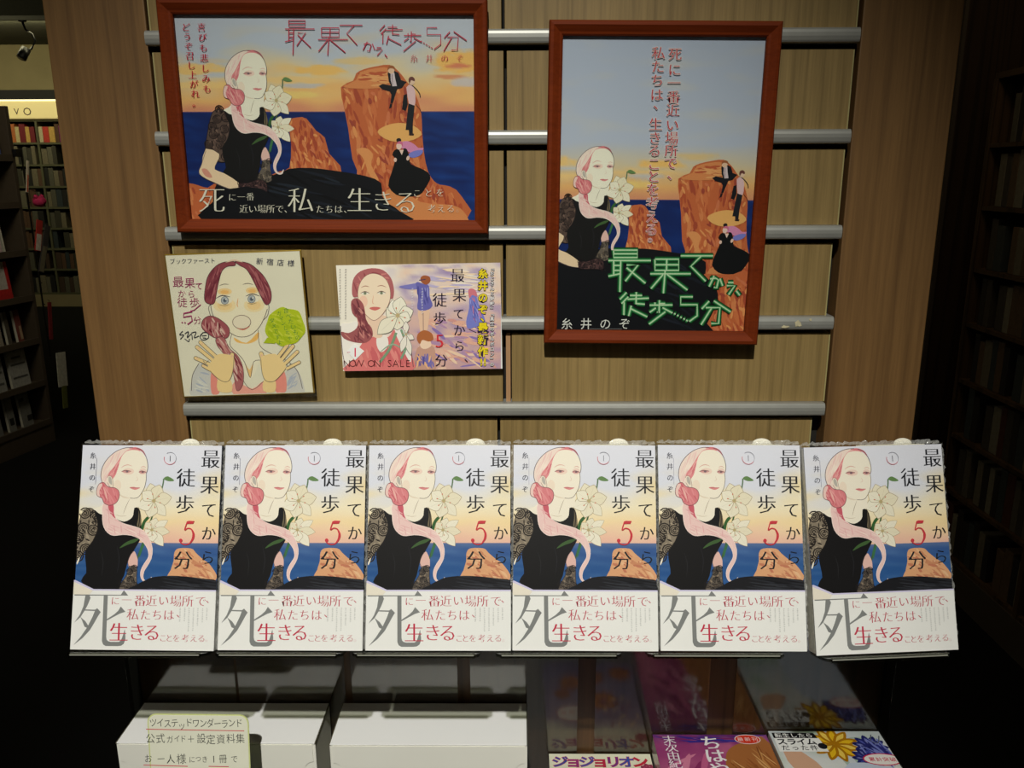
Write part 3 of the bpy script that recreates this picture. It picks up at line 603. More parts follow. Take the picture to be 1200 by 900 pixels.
bf = lambda x, y: bkP(*Qc(x, y))
womL = similarity([bf(*p) for p in ((600, 85), (620, 612), (228, 545), (796, 1500), (140, 722))], [pf(*p) for p in ((345, 166), (367, 326), (262, 303), (440, 567), (232, 358))])
# landscape -> portrait: the same painting, shifted
simR = similarity([pf(*p) for p in ((262, 303), (345, 166), (440, 567), (640, 285), (870, 438), (860, 635), (640, 365))], [qf(*p) for p in ((117, 450), (182, 362), (218, 615), (382, 435), (531, 545), (520, 680), (384, 495))])
sheet_l = box('poster', clipL[0]-.001, clipL[1]+.001, -.004, -.0036, clipL[2]-.001, clipL[3]+.001, M['paper'], tl)
sheet_r = box('poster', clipR[0]-.001, clipR[1]+.001, -.004, -.0036, clipR[2]-.001, clipR[3]+.001, M['paper'], tr)
wash1 = sky([(0, (186, 192, 204)), (.40, (182, 190, 202)), (.62, (214, 196, 158)), (.85, (226, 178, 112)), (1, (210, 142, 108))], 30, 366, .16, (232, 186, 110), 130, 5.3)
A = Art(pf, clipL, -.00402, 1.0, 8e-7); poster_scene(A, 60, 1110, 30, 735, wash1)
A.fm = lambda x, y: womL(bf(x, y)); woman(A, True)
A.fm = pf; forearm(A)
sk = [(205, 740), (236, 640), (330, 610), (420, 640), (430, 740)]; A.poly(sk, (18, 19, 24), True, 2)
A.build('illustration', M['ink'], sheet_l)
print('poster layers', A.lay)
A = Art(pf, clipL, -.0053, 1.0, 8e-7)
cx5 = lambda x, y: ((320+x/5-170)*2.79, (10+y/5)*2.79)
def bb(a, b, c, d):
    p, q = cx5(a, b), cx5(c, d); return (p[0], p[1], q[0], q[1])
lay5 = {'最': bb(72, 68, 245, 272), '果': bb(265, 110, 440, 275), 'て': bb(392, 98, 525, 215), 'か': bb(528, 195, 597, 252), 'ら': bb(603, 230, 652, 276), '、': bb(655, 268, 672, 288), '徒': bb(625, 95, 760, 216), '歩': bb(765, 135, 872, 250), '…': bb(862, 188, 938, 236), '5': bb(900, 113, 985, 240), '分': bb(1000, 135, 1135, 250)}
logo(A, lay5, 3.2, (206, 62, 86)); A.build('title_lettering', M['ink'], sheet_l)
A = Art(pf, clipL, -.0053, 1.0, 8e-7); A.run('糸井のぞ', (880, 192), (1030, 191), 27, (206, 60, 84)); A.build('author_lettering', M['ink'], sheet_l)
A = Art(pf, clipL, -.0053, 1.0, 8e-7)
RED = (206, 40, 66)
A.run('喜びも悲しみも', (186, 90), (204, 291), 29, RED, wgt=.012); A.run('どうぞ召し上がれ。', (135, 90), (170, 338), 29, RED, wgt=.012)
A.build('side_slogan', M['ink'], sheet_l)
A = Art(pf, clipL, -.0053, 1.0, 8e-7)
W = (238, 232, 212)
for ch, x, y, z in (('死', 220, 655, 92), ('私', 510, 655, 90), ('生', 702, 655, 88), ('き', 778, 658, 76), ('る', 852, 662, 84)): A.text(ch, x, y, z, W)
A.run('に一番', (287, 645), (345, 643), 28, W); A.run('近い場所で、', (324, 683), (470, 683), 30, W); A.run('たちは、', (573, 684), (664, 684), 29, W); A.run('ことを', (890, 632), (965, 630), 29, W); A.run('考える。', (938, 682), (1030, 682), 29, W)
A.build('bottom_slogan', M['ink'], sheet_l)

A = Art(lambda x, y: simR(pf(x, y)), clipR, -.00402, 1.0, 8e-7)
poster_scene(A, -200, 1080, -560, 900, sky([(0, (172, 182, 202)), (.76, (178, 186, 202)), (.86, (206, 190, 156)), (.94, (222, 172, 108)), (1, (206, 140, 106))], -520, 366, .012, (190, 190, 190), 130, 5.3))
nf = lambda x, y: ((700+x/6.316-620)*2.1935, (270+y/6.316-10)*2.1935)
A.fm = qf; rocks(A, [nf(*p) for p in ((770, 335), (860, 322), (1000, 326), (1150, 322), (1160, 800), (760, 800), (840, 600), (880, 480))], random.Random(15), 70, 44)
A.poly([nf(*p) for p in ((-400, 200), (-200, 160), (100, 132), (300, 150), (520, 165), (620, 182), (755, 222), (790, 262), (784, 322), (860, 400), (892, 470), (880, 560), (812, 690), (800, 820), (-400, 820))], (18, 19, 24), True, 2)
A.dabs([nf(*p) for p in ((300, 170), (740, 240), (860, 470), (780, 760), (400, 760))], [(30, 34, 44), (24, 28, 36)], 26, 60, 7, .5, random.Random(16), .2)
A.fm = lambda x, y: simR(womL(bf(x, y))); woman(A, True)
A.fm = lambda x, y: simR(pf(x, y)); forearm(A)
A.build('illustration', M['ink'], sheet_r)
A = Art(qf, clipR, -.0053, 1.0, 8e-7)
nf = lambda x, y: ((700+x/6.316-620)*2.1935, (270+y/6.316-10)*2.1935)
lay6 = {}
for ch, ((a, b, c, d), _) in LOGO.items():
    p, q = nf(a, b), nf(c, d); lay6[ch] = (p[0], p[1], q[0], q[1])
for wd, c in ((15, (14, 64, 30)), (10.5, (26, 104, 54)), (6.5, (84, 168, 104)), (3.0, (206, 232, 190))): logo(A, lay6, wd, c)
A.build('neon_title', M['ink'], sheet_r); A = Art(qf, clipR, -.0053, 1.0, 8e-7)
H = (232, 218, 214); RD = (200, 40, 58)
for st, xs, ys in (('死に一番近い場所で、', (375, 362), (118, 158, 192, 228, 262, 300, 333, 365, 398, 425)), ('私たちは、生きることを考える。', (332, 312), (115, 150, 185, 222, 245, 298, 333, 365, 400, 432, 465, 500, 535, 568, 586))):
    for i, (ch, y) in enumerate(zip(st, ys)): A.text(ch, xs[0]+(xs[1]-xs[0])*i/(len(st)-1)+(9 if ch in '、。' else 0), y, 35, RD, True, .004, halo=H, hw=.03)
A.build('slogan', M['ink'], sheet_r); A = Art(qf, clipR, -.0053, 1.0, 8e-7)
A.run('糸井のぞ', (97, 810), (245, 810), 31, (240, 240, 232), serif=False)
A.line([(155, 823), (238, 823)], 1.5, (120, 120, 120), False)
A.build('author_lettering', M['ink'], sheet_r)

# ================================================================== signed drawing board in a clear sleeve
SL, SR_ = (-.2592, -.0098, 1.3553), (0, math.radians(-1.8), 0)
SB = empty('drawing_board', SL, SR_, label='square white board with ink drawing of a surprised woman raising both palms', cat='drawing')
sw, sh = .1325, .1430
box('gold_edge', -sw/2, sw/2, -.0028, 0, -sh/2, sh/2, M['gold'], SB, .0008)
bd = box('board', -sw/2+.0013, sw/2-.0013, -.0031, -.0006, -sh/2+.0013, sh/2-.0013, M['board'], SB)
box('clear_sleeve', -sw/2-.003, sw/2+.003, -.0040, -.0038, -sh/2-.003, sh/2+.0035, M['sleeve'], SB)
sP = Plane(SL, SR_, -.0031); sf = lambda x, y: sP(180+x/4.5, 280+y/4.5)
A = Art(sf, (-sw/2+.002, sw/2-.002, -sh/2+.002, sh/2-.002), -.00312, 1.08, 2e-6)
LN = (92, 78, 80); SK = (242, 214, 158); rnd = random.Random(9)
A.poly([(200, 830), (198, 760), (215, 700), (250, 655), (300, 690), (320, 830)], (206, 206, 206)); A.poly([(660, 830), (680, 720), (740, 680), (775, 720), (792, 830)], (210, 208, 206))
A.dabs([(205, 810), (225, 700), (300, 700), (310, 810)], [(176, 184, 204), (220, 220, 216)], 14, 70, 10, .5, rnd, .3); A.dabs([(690, 800), (700, 720), (760, 700), (785, 800)], [(176, 184, 204)], 10, 60, 9, -.8, rnd, .3)
A.poly([(305, 700), (345, 760), (345, 815), (305, 812)], (236, 150, 140)); A.poly([(640, 740), (690, 700), (700, 800), (650, 815)], (236, 150, 140))
A.poly([(430, 750), (520, 790), (580, 750), (590, 825), (425, 825)], (238, 168, 156))
A.poly([(410, 480), (405, 560), (440, 610), (510, 740), (570, 600), (556, 480)], (238, 232, 212)); A.poly([(425, 520), (490, 548), (552, 490), (548, 530), (500, 552), (440, 545)], (240, 190, 110)); A.poly([(480, 650), (510, 732), (526, 652), (505, 690)], (238, 196, 132))
A.line([(412, 500), (404, 560), (440, 600), (480, 650), (510, 732), (528, 648), (575, 640)], 3, LN); A.line([(552, 480), (560, 560), (610, 600), (700, 640), (760, 700), (785, 790)], 3, LN); A.line([(240, 655), (205, 720), (200, 800)], 3, LN); A.line([(430, 620), (470, 740), (520, 795), (580, 750)], 2.5, LN)
A.poly([(440, 150), (340, 180), (305, 300), (320, 400), (380, 480), (450, 516), (520, 505), (575, 440), (604, 340), (580, 220), (500, 140)], (240, 232, 208))
A.ell((375, 350), 60, 38, (242, 222, 178)); A.ell((530, 350), 54, 36, (242, 222, 178)); A.ell((375, 350), 40, 26, (242, 212, 158)); A.ell((530, 350), 36, 24, (242, 212, 158)); A.ell((375, 278), 38, 18, (241, 210, 156)); A.ell((520, 272), 34, 18, (241, 210, 156)); A.ell((375, 280), 22, 10, (240, 190, 120)); A.ell((520, 274), 20, 10, (240, 190, 120)); A.ell((372, 320), 44, 26, (238, 232, 214)); A.ell((518, 312), 42, 25, (238, 232, 214))
A.line([(300, 340), (312, 400), (350, 448), (400, 492), (450, 516), (505, 510), (552, 472), (582, 420), (600, 370)], 3.2, LN)
A.line([(300, 345), (290, 365), (304, 410), (332, 432)], 3, LN); A.line([(588, 342), (608, 350), (602, 402), (578, 428)], 3, LN)
hl = [(420, 118), (345, 132), (290, 190), (272, 262), (270, 325), (300, 345), (322, 335), (332, 285), (345, 220), (362, 168), (390, 145), (430, 140)]; hr = [(430, 118), (500, 128), (552, 165), (592, 212), (620, 280), (616, 332), (590, 345), (560, 290), (522, 212), (490, 160), (455, 140)]
for h in (hl, hr):
    A.poly(h, (148, 74, 86)); A.dabs(smooth_pts(h, True, 3), [(120, 50, 66), (176, 106, 112), (132, 62, 76)], 34, 80, 9, -1.2 if h is hl else 1.1, rnd, .2); A.line(h, 3, (80, 50, 60), closed=True)
A.line([(380, 124), (425, 112), (470, 122)], 8, (226, 200, 180), taper=True)
for c, a in (((376, 324), 0), ((517, 317), 0)):
    A.ell(c, 19, 20, (196, 202, 206)); A.ell(c, 14, 15, (160, 168, 178)); A.ring(c, 19, 20, 3, (92, 100, 116)); A.ell(c, 8, 9, (88, 96, 110)); A.ell((c[0]+6, c[1]-6), 4, 4, (240, 240, 235)); 
A.line([(328, 314), (362, 298), (405, 306)], 5, (84, 78, 84), taper=True); A.line([(486, 302), (520, 290), (562, 302)], 5, (84, 78, 84), taper=True); A.line([(345, 346), (376, 352), (400, 345)], 2, LN, taper=True); A.line([(495, 338), (520, 343), (545, 335)], 2, LN, taper=True)
A.line([(345, 248), (370, 238), (398, 240)], 3, LN, taper=True); A.line([(470, 240), (498, 234), (526, 241)], 3, LN, taper=True); A.line([(446, 312), (441, 345), (446, 360)], 4, (226, 150, 80), taper=True)
A.ell((465, 438), 48, 35, (236, 226, 206)); A.ring((465, 438), 48, 36, 3, (120, 96, 90)); A.line([(440, 470), (475, 478), (508, 460)], 5, (224, 130, 110), taper=True)
bn = [(262, 425), (300, 405), (352, 425), (398, 470), (392, 518), (340, 526), (290, 502), (254, 465)]; A.poly(bn, (164, 90, 98)); A.dabs(smooth_pts(bn, True, 3), [(120, 44, 58), (206, 150, 148), (222, 190, 180)], 22, 60, 9, 1.3, rnd, .4); A.line(bn, 2.5, (80, 50, 60), closed=True)
pt = [(330, 525), (372, 520), (400, 575), (448, 620), (474, 690), (470, 770), (440, 800), (425, 730), (408, 655), (366, 600), (335, 560)]; A.poly(pt, (178, 108, 112)); A.dabs(smooth_pts(pt, True, 3), [(132, 58, 70), (222, 188, 180), (206, 150, 146)], 34, 90, 8, 1.1, rnd, .25); A.line(pt, 2, (90, 60, 66), closed=True)
def openhand(A, palm, fingers, wrist):
    for (b, t, w_) in fingers:
        A.line([b, ((b[0]+t[0])/2, (b[1]+t[1])/2), t], w_+5, LN, True); A.ell(t, (w_+5)/2, (w_+5)/2, LN)
    A.poly(wrist, SK); A.poly(palm, SK); A.line(palm[:6], 2.6, LN)
    for (b, t, w_) in fingers:
        A.line([b, ((b[0]+t[0])/2, (b[1]+t[1])/2), t], w_, SK, True); A.ell(t, w_/2, w_/2, SK); A.ell((t[0]*.9+b[0]*.1, t[1]*.9+b[1]*.1), w_*.28, w_*.28, (240, 196, 170))
openhand(A, [(425, 625), (418, 700), (400, 745), (370, 752), (330, 728), (285, 680), (310, 640), (350, 605)], [((335, 625), (248, 545), 17), ((315, 640), (230, 570), 17), ((300, 662), (222, 628), 16), ((300, 690), (262, 668), 14), ((395, 690), (415, 610), 20)], [(345, 730), (405, 740), (412, 805), (340, 800)])
openhand(A, [(566, 625), (572, 700), (590, 745), (630, 752), (665, 725), (700, 680), (680, 640), (640, 605)], [((655, 625), (705, 560), 17), ((672, 640), (735, 565), 17), ((690, 660), (758, 595), 16), ((700, 685), (768, 650), 14), ((595, 690), (568, 605), 20)], [(585, 740), (640, 740), (640, 805), (580, 800)])
A.line([(262, 640), (275, 655), (290, 640)], 3, (120, 120, 120)); A.line([(700, 660), (712, 672), (724, 655)], 3, (120, 120, 120))
blob = [(695+math.cos(t)*(104+6*math.sin(5*t)), 462+math.sin(t)*(100+6*math.cos(7*t))) for t in [2*PI*i/22 for i in range(22)]]
A.poly([(600, 520), (580, 548), (640, 552), (660, 520)], (178, 196, 40), False); A.poly(blob, (186, 202, 46)); A.dabs(blob, [(170, 190, 36), (204, 214, 74)], 40, 50, 12, .6, rnd, .4)
GR = (52, 132, 70)
A.run('食べたいもの', (700, 378), (762, 520), 32, GR, serif=False, wgt=-.01); A.run('ガマンしちゃ', (662, 392), (720, 520), 28, GR, serif=False, wgt=-.01); A.run('ダメですよ', (625, 430), (665, 545), 30, GR, serif=False, wgt=-.01)
NV = (42, 48, 84)
A.run('ブックファースト', (100, 118), (312, 114), 31, NV, serif=False, rot=-.04, wgt=-.01); A.run('新宿店様', (560, 118), (725, 128), 38, NV, serif=False, wgt=-.004, rot=.05)
PU = (164, 54, 110)
A.text('最', 130, 226, 62, PU, False, -.008, -.05); A.text('果', 192, 232, 60, PU, False, -.008, -.05); A.text('て', 240, 248, 42, PU, False, 0); A.run('から', (150, 288), (200, 290), 44, PU, serif=False, wgt=-.01); A.text('徒', 152, 334, 56, PU, False, -.01); A.text('歩', 216, 334, 56, PU, False, -.01, -.08)
A.line([(250, 345), (215, 375), (195, 380)], 5, PU, False); A.line([(205, 383), (160, 392), (158, 412), (200, 405), (205, 432), (180, 450)], 7, PU, False); A.text('分', 232, 428, 44, PU, False, -.01, -.15); A.ell((152, 440), 4, 4, PU); A.ell((167, 441), 4, 4, PU)
SG = (48, 52, 70)
for st in ([(155, 485), (138, 505), (160, 505), (142, 528)], [(165, 500), (185, 488), (178, 520), (200, 500), (205, 530)], [(200, 495), (225, 490), (215, 520), (240, 510)], [(262, 492), (245, 515), (262, 532), (290, 520), (285, 495), (262, 492)], [(255, 510), (280, 508)], [(260, 520), (278, 522)], [(165, 525), (185, 540), (190, 525)]): A.line(st, 4, SG)
A.build('drawing', M['ink'], bd)

# ================================================================== announcement postcard
CL, CR = (-.0825, -.0098, 1.3621), (0, math.radians(-.8), 0)
PC = empty('postcard', CL, CR, label='landscape announcement postcard with painted woman, lilies and yellow vertical lettering', cat='postcard')
cw, chh = .1590, .1050
cdp = box('card', -cw/2, cw/2, -.0006, 0, -chh/2, chh/2, M['paper'], PC)
cP = Plane(CL, CR, -.0006); cf = lambda x, y: cP(380+x/5.217, 290+y/5.217)
A = Art(cf, (-cw/2, cw/2, -chh/2, chh/2), -.00062, 1.15, 2e-6); rnd = random.Random(21)
def pcbg(x, y):
    base = ramp([(0, (226, 212, 196)), (.3, (222, 206, 196)), (.5, (206, 176, 172)), (1, (200, 160, 156))], (y-100)/640)
    n_ = nz(x/90, y/34, 1.5); c = mixc(base, (150, 130, 176), max(0, n_)*1.1); c = mixc(c, (234, 190, 156), max(0, -n_)*.9)
    return mixc((238, 232, 214), c, (x-340)/160)
A.grid(50, 1080, 90, 760, 44, 30, pcbg)
A.dabs([(560, 440), (1060, 440), (1060, 740), (560, 740)], [(138, 116, 172), (222, 172, 150), (176, 140, 170), (232, 200, 170), (206, 150, 140)], 90, 110, 20, .35, rnd, .5)
A.dabs([(560, 130), (1060, 130), (1060, 300), (560, 300)], [(186, 176, 204), (236, 224, 206), (238, 214, 180), (206, 190, 206)], 40, 150, 14, .05, rnd, .12)
# walker in a blue coat, lower figure, figure in a blue dress
A.poly([(455, 240), (520, 225), (580, 218), (585, 250), (520, 256)], (126, 124, 186)); A.poly([(575, 385), (640, 380), (640, 440), (625, 520), (590, 520), (580, 450)], (226, 190, 160)); A.line([(605, 400), (606, 515)], 4, (140, 110, 110)); A.poly([(560, 215), (605, 222), (640, 235), (645, 300), (662, 355), (620, 385), (570, 375), (575, 300)], (106, 104, 172)); A.dabs([(570, 230), (635, 240), (650, 350), (575, 370)], [(140, 140, 196), (84, 82, 150)], 16, 70, 10, 1.5, rnd, .2)
A.poly([(590, 205), (592, 180), (615, 170), (645, 180), (648, 208), (620, 228)], (160, 92, 60)); A.line([(580, 200), (620, 195)], 5, (70, 60, 90))
A.poly([(560, 640), (590, 600), (660, 600), (680, 650), (672, 760), (552, 760)], (196, 152, 132)); A.dabs([(560, 650), (675, 640), (670, 745), (556, 745)], [(118, 110, 172), (230, 178, 130), (90, 84, 150)], 24, 70, 14, 1.4, rnd, .5); A.poly([(590, 570), (640, 565), (655, 600), (620, 620), (590, 610)], (236, 206, 178)); A.poly([(566, 560), (575, 525), (612, 505), (655, 522), (668, 560), (640, 575), (600, 565), (585, 590)], (174, 104, 62))
A.poly([(890, 290), (925, 288), (945, 350), (985, 450), (940, 480), (880, 495), (868, 450), (885, 370)], (120, 126, 196)); A.dabs([(890, 300), (925, 300), (970, 450), (880, 480)], [(160, 160, 216), (200, 120, 140), (96, 98, 172)], 22, 60, 8, 1.3, rnd, .25); A.ell((905, 272), 14, 16, (234, 200, 180)); A.poly([(880, 262), (900, 250), (925, 262), (935, 300), (905, 290), (888, 310)], (206, 120, 130)); A.line([(885, 500), (930, 520)], 4, (70, 60, 80))
# half-length woman
A.poly([(95, 480), (150, 462), (210, 455), (240, 560), (190, 690), (135, 760), (110, 640)], (240, 234, 222)); A.poly([(130, 760), (180, 680), (235, 580), (300, 545), (390, 548), (430, 500), (490, 540), (525, 640), (530, 760)], (218, 122, 118)); A.dabs([(150, 740), (240, 600), (380, 560), (500, 600), (520, 740)], [(226, 140, 132), (204, 104, 106)], 30, 120, 22, 1.3, rnd, .3)
A.poly([(325, 545), (380, 540), (392, 600), (350, 640), (322, 600)], (238, 232, 220)); A.poly([(430, 500), (500, 510), (524, 590), (530, 700), (490, 640)], (238, 232, 222)); A.line([(490, 515), (524, 590), (545, 730)], 4, LN); A.line([(100, 480), (112, 640), (135, 745)], 4, LN)
A.poly([(240, 400), (262, 470), (300, 545), (355, 545), (350, 470), (380, 420)], (234, 204, 176))
hb = [(176, 300), (170, 240), (182, 185), (222, 145), (290, 126), (360, 138), (408, 186), (426, 250), (422, 305), (405, 312), (350, 300), (220, 300)]; A.poly(hb, (176, 104, 104)); A.dabs(smooth_pts(hb, True, 3), [(206, 132, 124), (150, 80, 84), (222, 156, 142)], 36, 80, 12, .6, rnd, .8)
fc = [(300, 158), (256, 172), (222, 212), (206, 270), (212, 335), (242, 395), (288, 440), (322, 440), (366, 396), (400, 330), (404, 262), (384, 205), (350, 172)]; A.poly(fc, (246, 220, 190)); A.ell((240, 330), 26, 36, (240, 200, 172)); A.line(fc, 3, (150, 104, 96), closed=True)
A.line([(225, 245), (250, 235), (275, 240)], 5, (170, 120, 100), taper=True); A.line([(325, 238), (350, 232), (380, 242)], 5, (170, 120, 100), taper=True)
for c in ((250, 280), (350, 278)):
    A.ell(c, 24, 9, (232, 226, 206)); A.ell(c, 9, 9, (124, 134, 108)); A.line([(c[0]-28, c[1]), (c[0], c[1]-11), (c[0]+28, c[1])], 5, (100, 70, 64), taper=True)
A.line([(302, 290), (296, 335), (306, 345)], 4, (220, 160, 130), taper=True); A.poly([(276, 370), (305, 362), (345, 368), (318, 384), (295, 382)], (206, 112, 104))
hp = [(165, 330), (200, 308), (238, 345), (252, 405), (258, 450), (290, 490), (296, 540), (258, 580), (190, 580), (120, 555), (104, 515), (150, 522), (198, 492), (206, 440), (172, 400)]; A.poly(hp, (160, 92, 92)); A.dabs(smooth_pts(hp, True, 3), [(196, 130, 120), (130, 68, 74), (112, 60, 66)], 50, 80, 11, 1.1, rnd, .5)
A.line([(440, 520), (400, 620), (340, 700)], 16, (124, 156, 122)); A.line([(470, 500), (500, 600), (470, 680)], 14, (128, 160, 130)); A.line([(340, 640), (420, 590), (500, 640)], 9, (150, 176, 148), taper=True)
lily(A, (450, 415), [(380, 370), (415, 320), (470, 300), (545, 385), (528, 440), (445, 505), (325, 530)], 82, rnd, (240, 238, 222), (128, 128, 112)); lily(A, (500, 530), [(500, 450), (550, 560), (530, 660), (470, 640)], 40, rnd, (236, 232, 222), (130, 124, 118))
A.poly([(185, 588), (246, 632), (190, 688), (138, 636)], (244, 242, 234), False)
A.text('1', 190, 638, 84, (216, 60, 90), True); A.line([(140, 640), (160, 640)], 3, (216, 60, 90), False)
A.build('illustration', M['inkgloss'], cdp)
A = Art(cf, (-cw/2, cw/2, -chh/2, chh/2), -.0014, 1.0, 2e-6)
DK = (44, 36, 60)
for ch, x, y, z in (('最', 815, 170, 92), ('果', 826, 290, 90), ('て', 822, 405, 74), ('か', 826, 505, 76), ('ら', 826, 602, 74), ('、', 890, 670, 74), ('徒', 706, 320, 92), ('歩', 706, 432, 84), ('分', 716, 690, 82)): A.text(ch, x, y, z, DK, True, .004)
A.text('5', 706, 568, 118, (220, 60, 70), True, .004)
for ch, y in zip('糸井のぞ', (160, 232, 306, 378)): A.text(ch, 970, y, 62, (246, 224, 40), False, .03, halo=(64, 50, 70), hw=.075)
A.text('、', 985, 425, 60, (246, 224, 40), False, .03, halo=(64, 50, 70), hw=.07)
for ch, y in zip('最新作', (490, 563, 636)): A.text(ch, 970, y, 64, (246, 224, 40), False, .03, halo=(64, 50, 70), hw=.075)
A.text('!', 960, 698, 60, (246, 224, 40), False, .03, halo=(64, 50, 70), hw=.06); A.text('!', 982, 698, 60, (246, 224, 40), False, .03, halo=(64, 50, 70), hw=.06)
for i, ch in enumerate('『おじさんと野獣』『真昼のポルボロン』の'):
    A.text(ch, 1026, 128+i*30.8, 27, (246, 244, 240), False, .015, halo=(70, 60, 80), hw=.07, rot=(PI/2 if ch in '『』ー' else 0))
A.run('NOW ON SALE', (138, 706), (512, 706), 62, (92, 40, 40), serif=False, wgt=-.018)
for x, a, b in ((132, 132, 440), (98, 132, 440), (540, 250, 380), (600, 250, 400)):
    y = a
    while y < b:
        c_ = (96, 88, 88) if x < 200 else (240, 238, 244); A.line([(x-rnd.uniform(3, 6), y), (x+rnd.uniform(3, 6), y)], 2, c_, False); A.line([(x-5, y+5), (x+rnd.uniform(0, 5), y+5)], 2, c_, False); y += 16.5
A.build('lettering', M['inkgloss'], cdp)
# ================================================================== face-out comics in clear trays
def pt(x, y, Y):
    d = ray(x, y); return CAM+d*((Y-CAM.y)/d.y)
BW, BH, BT_ = .1265, .179, .0165
def crinkle(name, pts, wd, n, parent, rnd, mat):
    # a gathered, wrinkled film edge along a polyline
    V = []; F = []
    for i in range(n+1):
        t = i/n*(len(pts)-1); k = min(int(t), len(pts)-2); f = t-k; p = [pts[k][q]*(1-f)+pts[k+1][q]*f for q in range(3)]; d = [pts[k+1][q]-pts[k][q] for q in range(3)]
        up = (0, 0, 1) if abs(d[0]) > abs(d[2]) else (1, 0, 0)
        for j in range(3):
            h = (j/2-.3)*wd*rnd.uniform(.6, 1.25)
            V.append((p[0]+up[0]*h+rnd.uniform(-1, 1)*.0006, p[1]+rnd.uniform(-1, 1)*.0011, p[2]+up[2]*h+rnd.uniform(-1, 1)*.0006))
    for i in range(n):
        for j in range(2): a = i*3+j; F.append((a, a+1, a+4, a+3))
    return mesh(name, V, F, mat, parent)
def book_base(name, W, H, T, loc, rot, label, cat, group=None, spine='cover_back', wrapz=0.):
    t = empty(name, loc, rot, label=label, cat=cat, group=group)
    box('page_block', -W/2+.0004, W/2-.0012, .0005, T-.0005, .0006, H-.0006, M['pages'], t, .0003)
    return t
def cover_mesh(t, W, H, T, mat):
    bm = bmesh.new(); bmbox(bm, -W/2, W/2, 0, .00045, 0, H); bmbox(bm, -W/2, W/2, T-.00045, T, 0, H); bmbox(bm, W/2-.0007, W/2, .00045, T-.00045, 0, H)
    return bmobj('cover', bm, mat, t)
clipB = (-BW/2, BW/2, 0, BH)
B0 = book_base('comic_book', BW, BH, BT_, BL, BT, 'x', 'book', 'six face-out copies of the same comic')
cv = cover_mesh(B0, BW, BH, BT_, [M['coverback']])
A = Art(bf, clipB, -.0001, 1.0, 6e-7); A.raw([(-BW/2, 0), (BW/2, 0), (BW/2, BH), (-BW/2, BH)], (214, 218, 232)); cover_background(A); woman(A); cover_skirt(A); A.build('illustration', M['ink'], cv)
print('cover layers', A.lay, len(A.F))
A = Art(bf, clipB, -.0008, 1.0, 6e-7); cover_lettering(A); A.build('title_lettering', M['ink'], cv)
zb = BH*(2190-1578)/2138; q = bf(47, 1484); q2 = bf(240, 1576)
prism('band_tmp', [(0, 0)]*0+[(-BW/2-.0003, 0), (BW/2+.0004, 0), (BW/2+.0004, zb), (q2[0], zb), (-BW/2-.0003, q[1])], 'y', -.0014, -.0011, M['band'], B0).name = 'paper_band'
bd = [o for o in B0.children if o.name.startswith('paper_band')][0]
box('band_fold', BW/2+.0001, BW/2+.0004, -.0011, BT_+.0003, 0, zb, M['band'], bd)
A = Art(bf, (-BW/2-.0003, BW/2+.0004, 0, BH), -.00145, 1.0, 6e-7)
A.poly([(20, 1484), (47, 1482), (248, 1577), (1560, 1577), (1560, 1592), (240, 1592), (30, 1500)], (214, 208, 236), False)
A.poly([(30, 1500), (240, 1596), (200, 1640), (30, 1634)], (240, 232, 214), False)
band_lettering(A); A.build('band_lettering', M['ink'], bd)
sl = [(-.030, BH-.03)]; sx0 = .0315
P = [(-.012, BH-.02), (.052, BH-.02), (.052, BH+.0006), (sx0+.0085, BH+.0012)]+[(sx0+.0085*math.cos(a), BH+.0012+.0052*math.sin(a)) for a in [PI*i/12 for i in range(1, 12)]]+[(sx0-.0085, BH+.0012), (-.012, BH+.0008)]
prism('sales_slip', P, 'y', .0068, .0072, M['board'], B0)
box('shrink_wrap', -BW/2-.0008, BW/2+.0010, -.0022, BT_+.0008, -.0006, BH+.0014, M['film'], B0, .0006)
rnd = random.Random(31)
crinkle('film_seam', [(-BW/2, .004, BH+.0022), (BW/2, .004, BH+.0018)], .0032, 60, B0, rnd, M['crinkle'])
crinkle('film_seam', [(BW/2+.0013, .003, 0), (BW/2+.0013, .003, BH)], 0.0026, 70, B0, rnd, M['crinkle'])
BL_ = [('leftmost face-out comic of six with pink-haired woman in black dress cover', -.3166, -1.0, 0), ('second face-out comic from the left in the row of six, below the signed drawing', -.1865, -.3, 0),
       ('third face-out comic from the left in the row of six, below the postcard', -.0568, 0, 0), ('fourth face-out comic from the left, just right of the slat seam', .0718, 0, .3),
       ('fifth face-out comic from the left, below the tall framed poster', .2010, 0, .2), ('rightmost face-out comic of six, turned slightly and showing its page edges', .3337, 4.5, 0)]
for i, (lb, x, yaw, rl) in enumerate(BL_):
    o = B0 if i == 0 else copy_tree(B0)
    o.location = (x, BL[1]-(.002 if i == 5 else 0), BL[2]+.0002); o.rotation_euler = (BT[0], math.radians(rl), math.radians(yaw)); o['label'] = lb
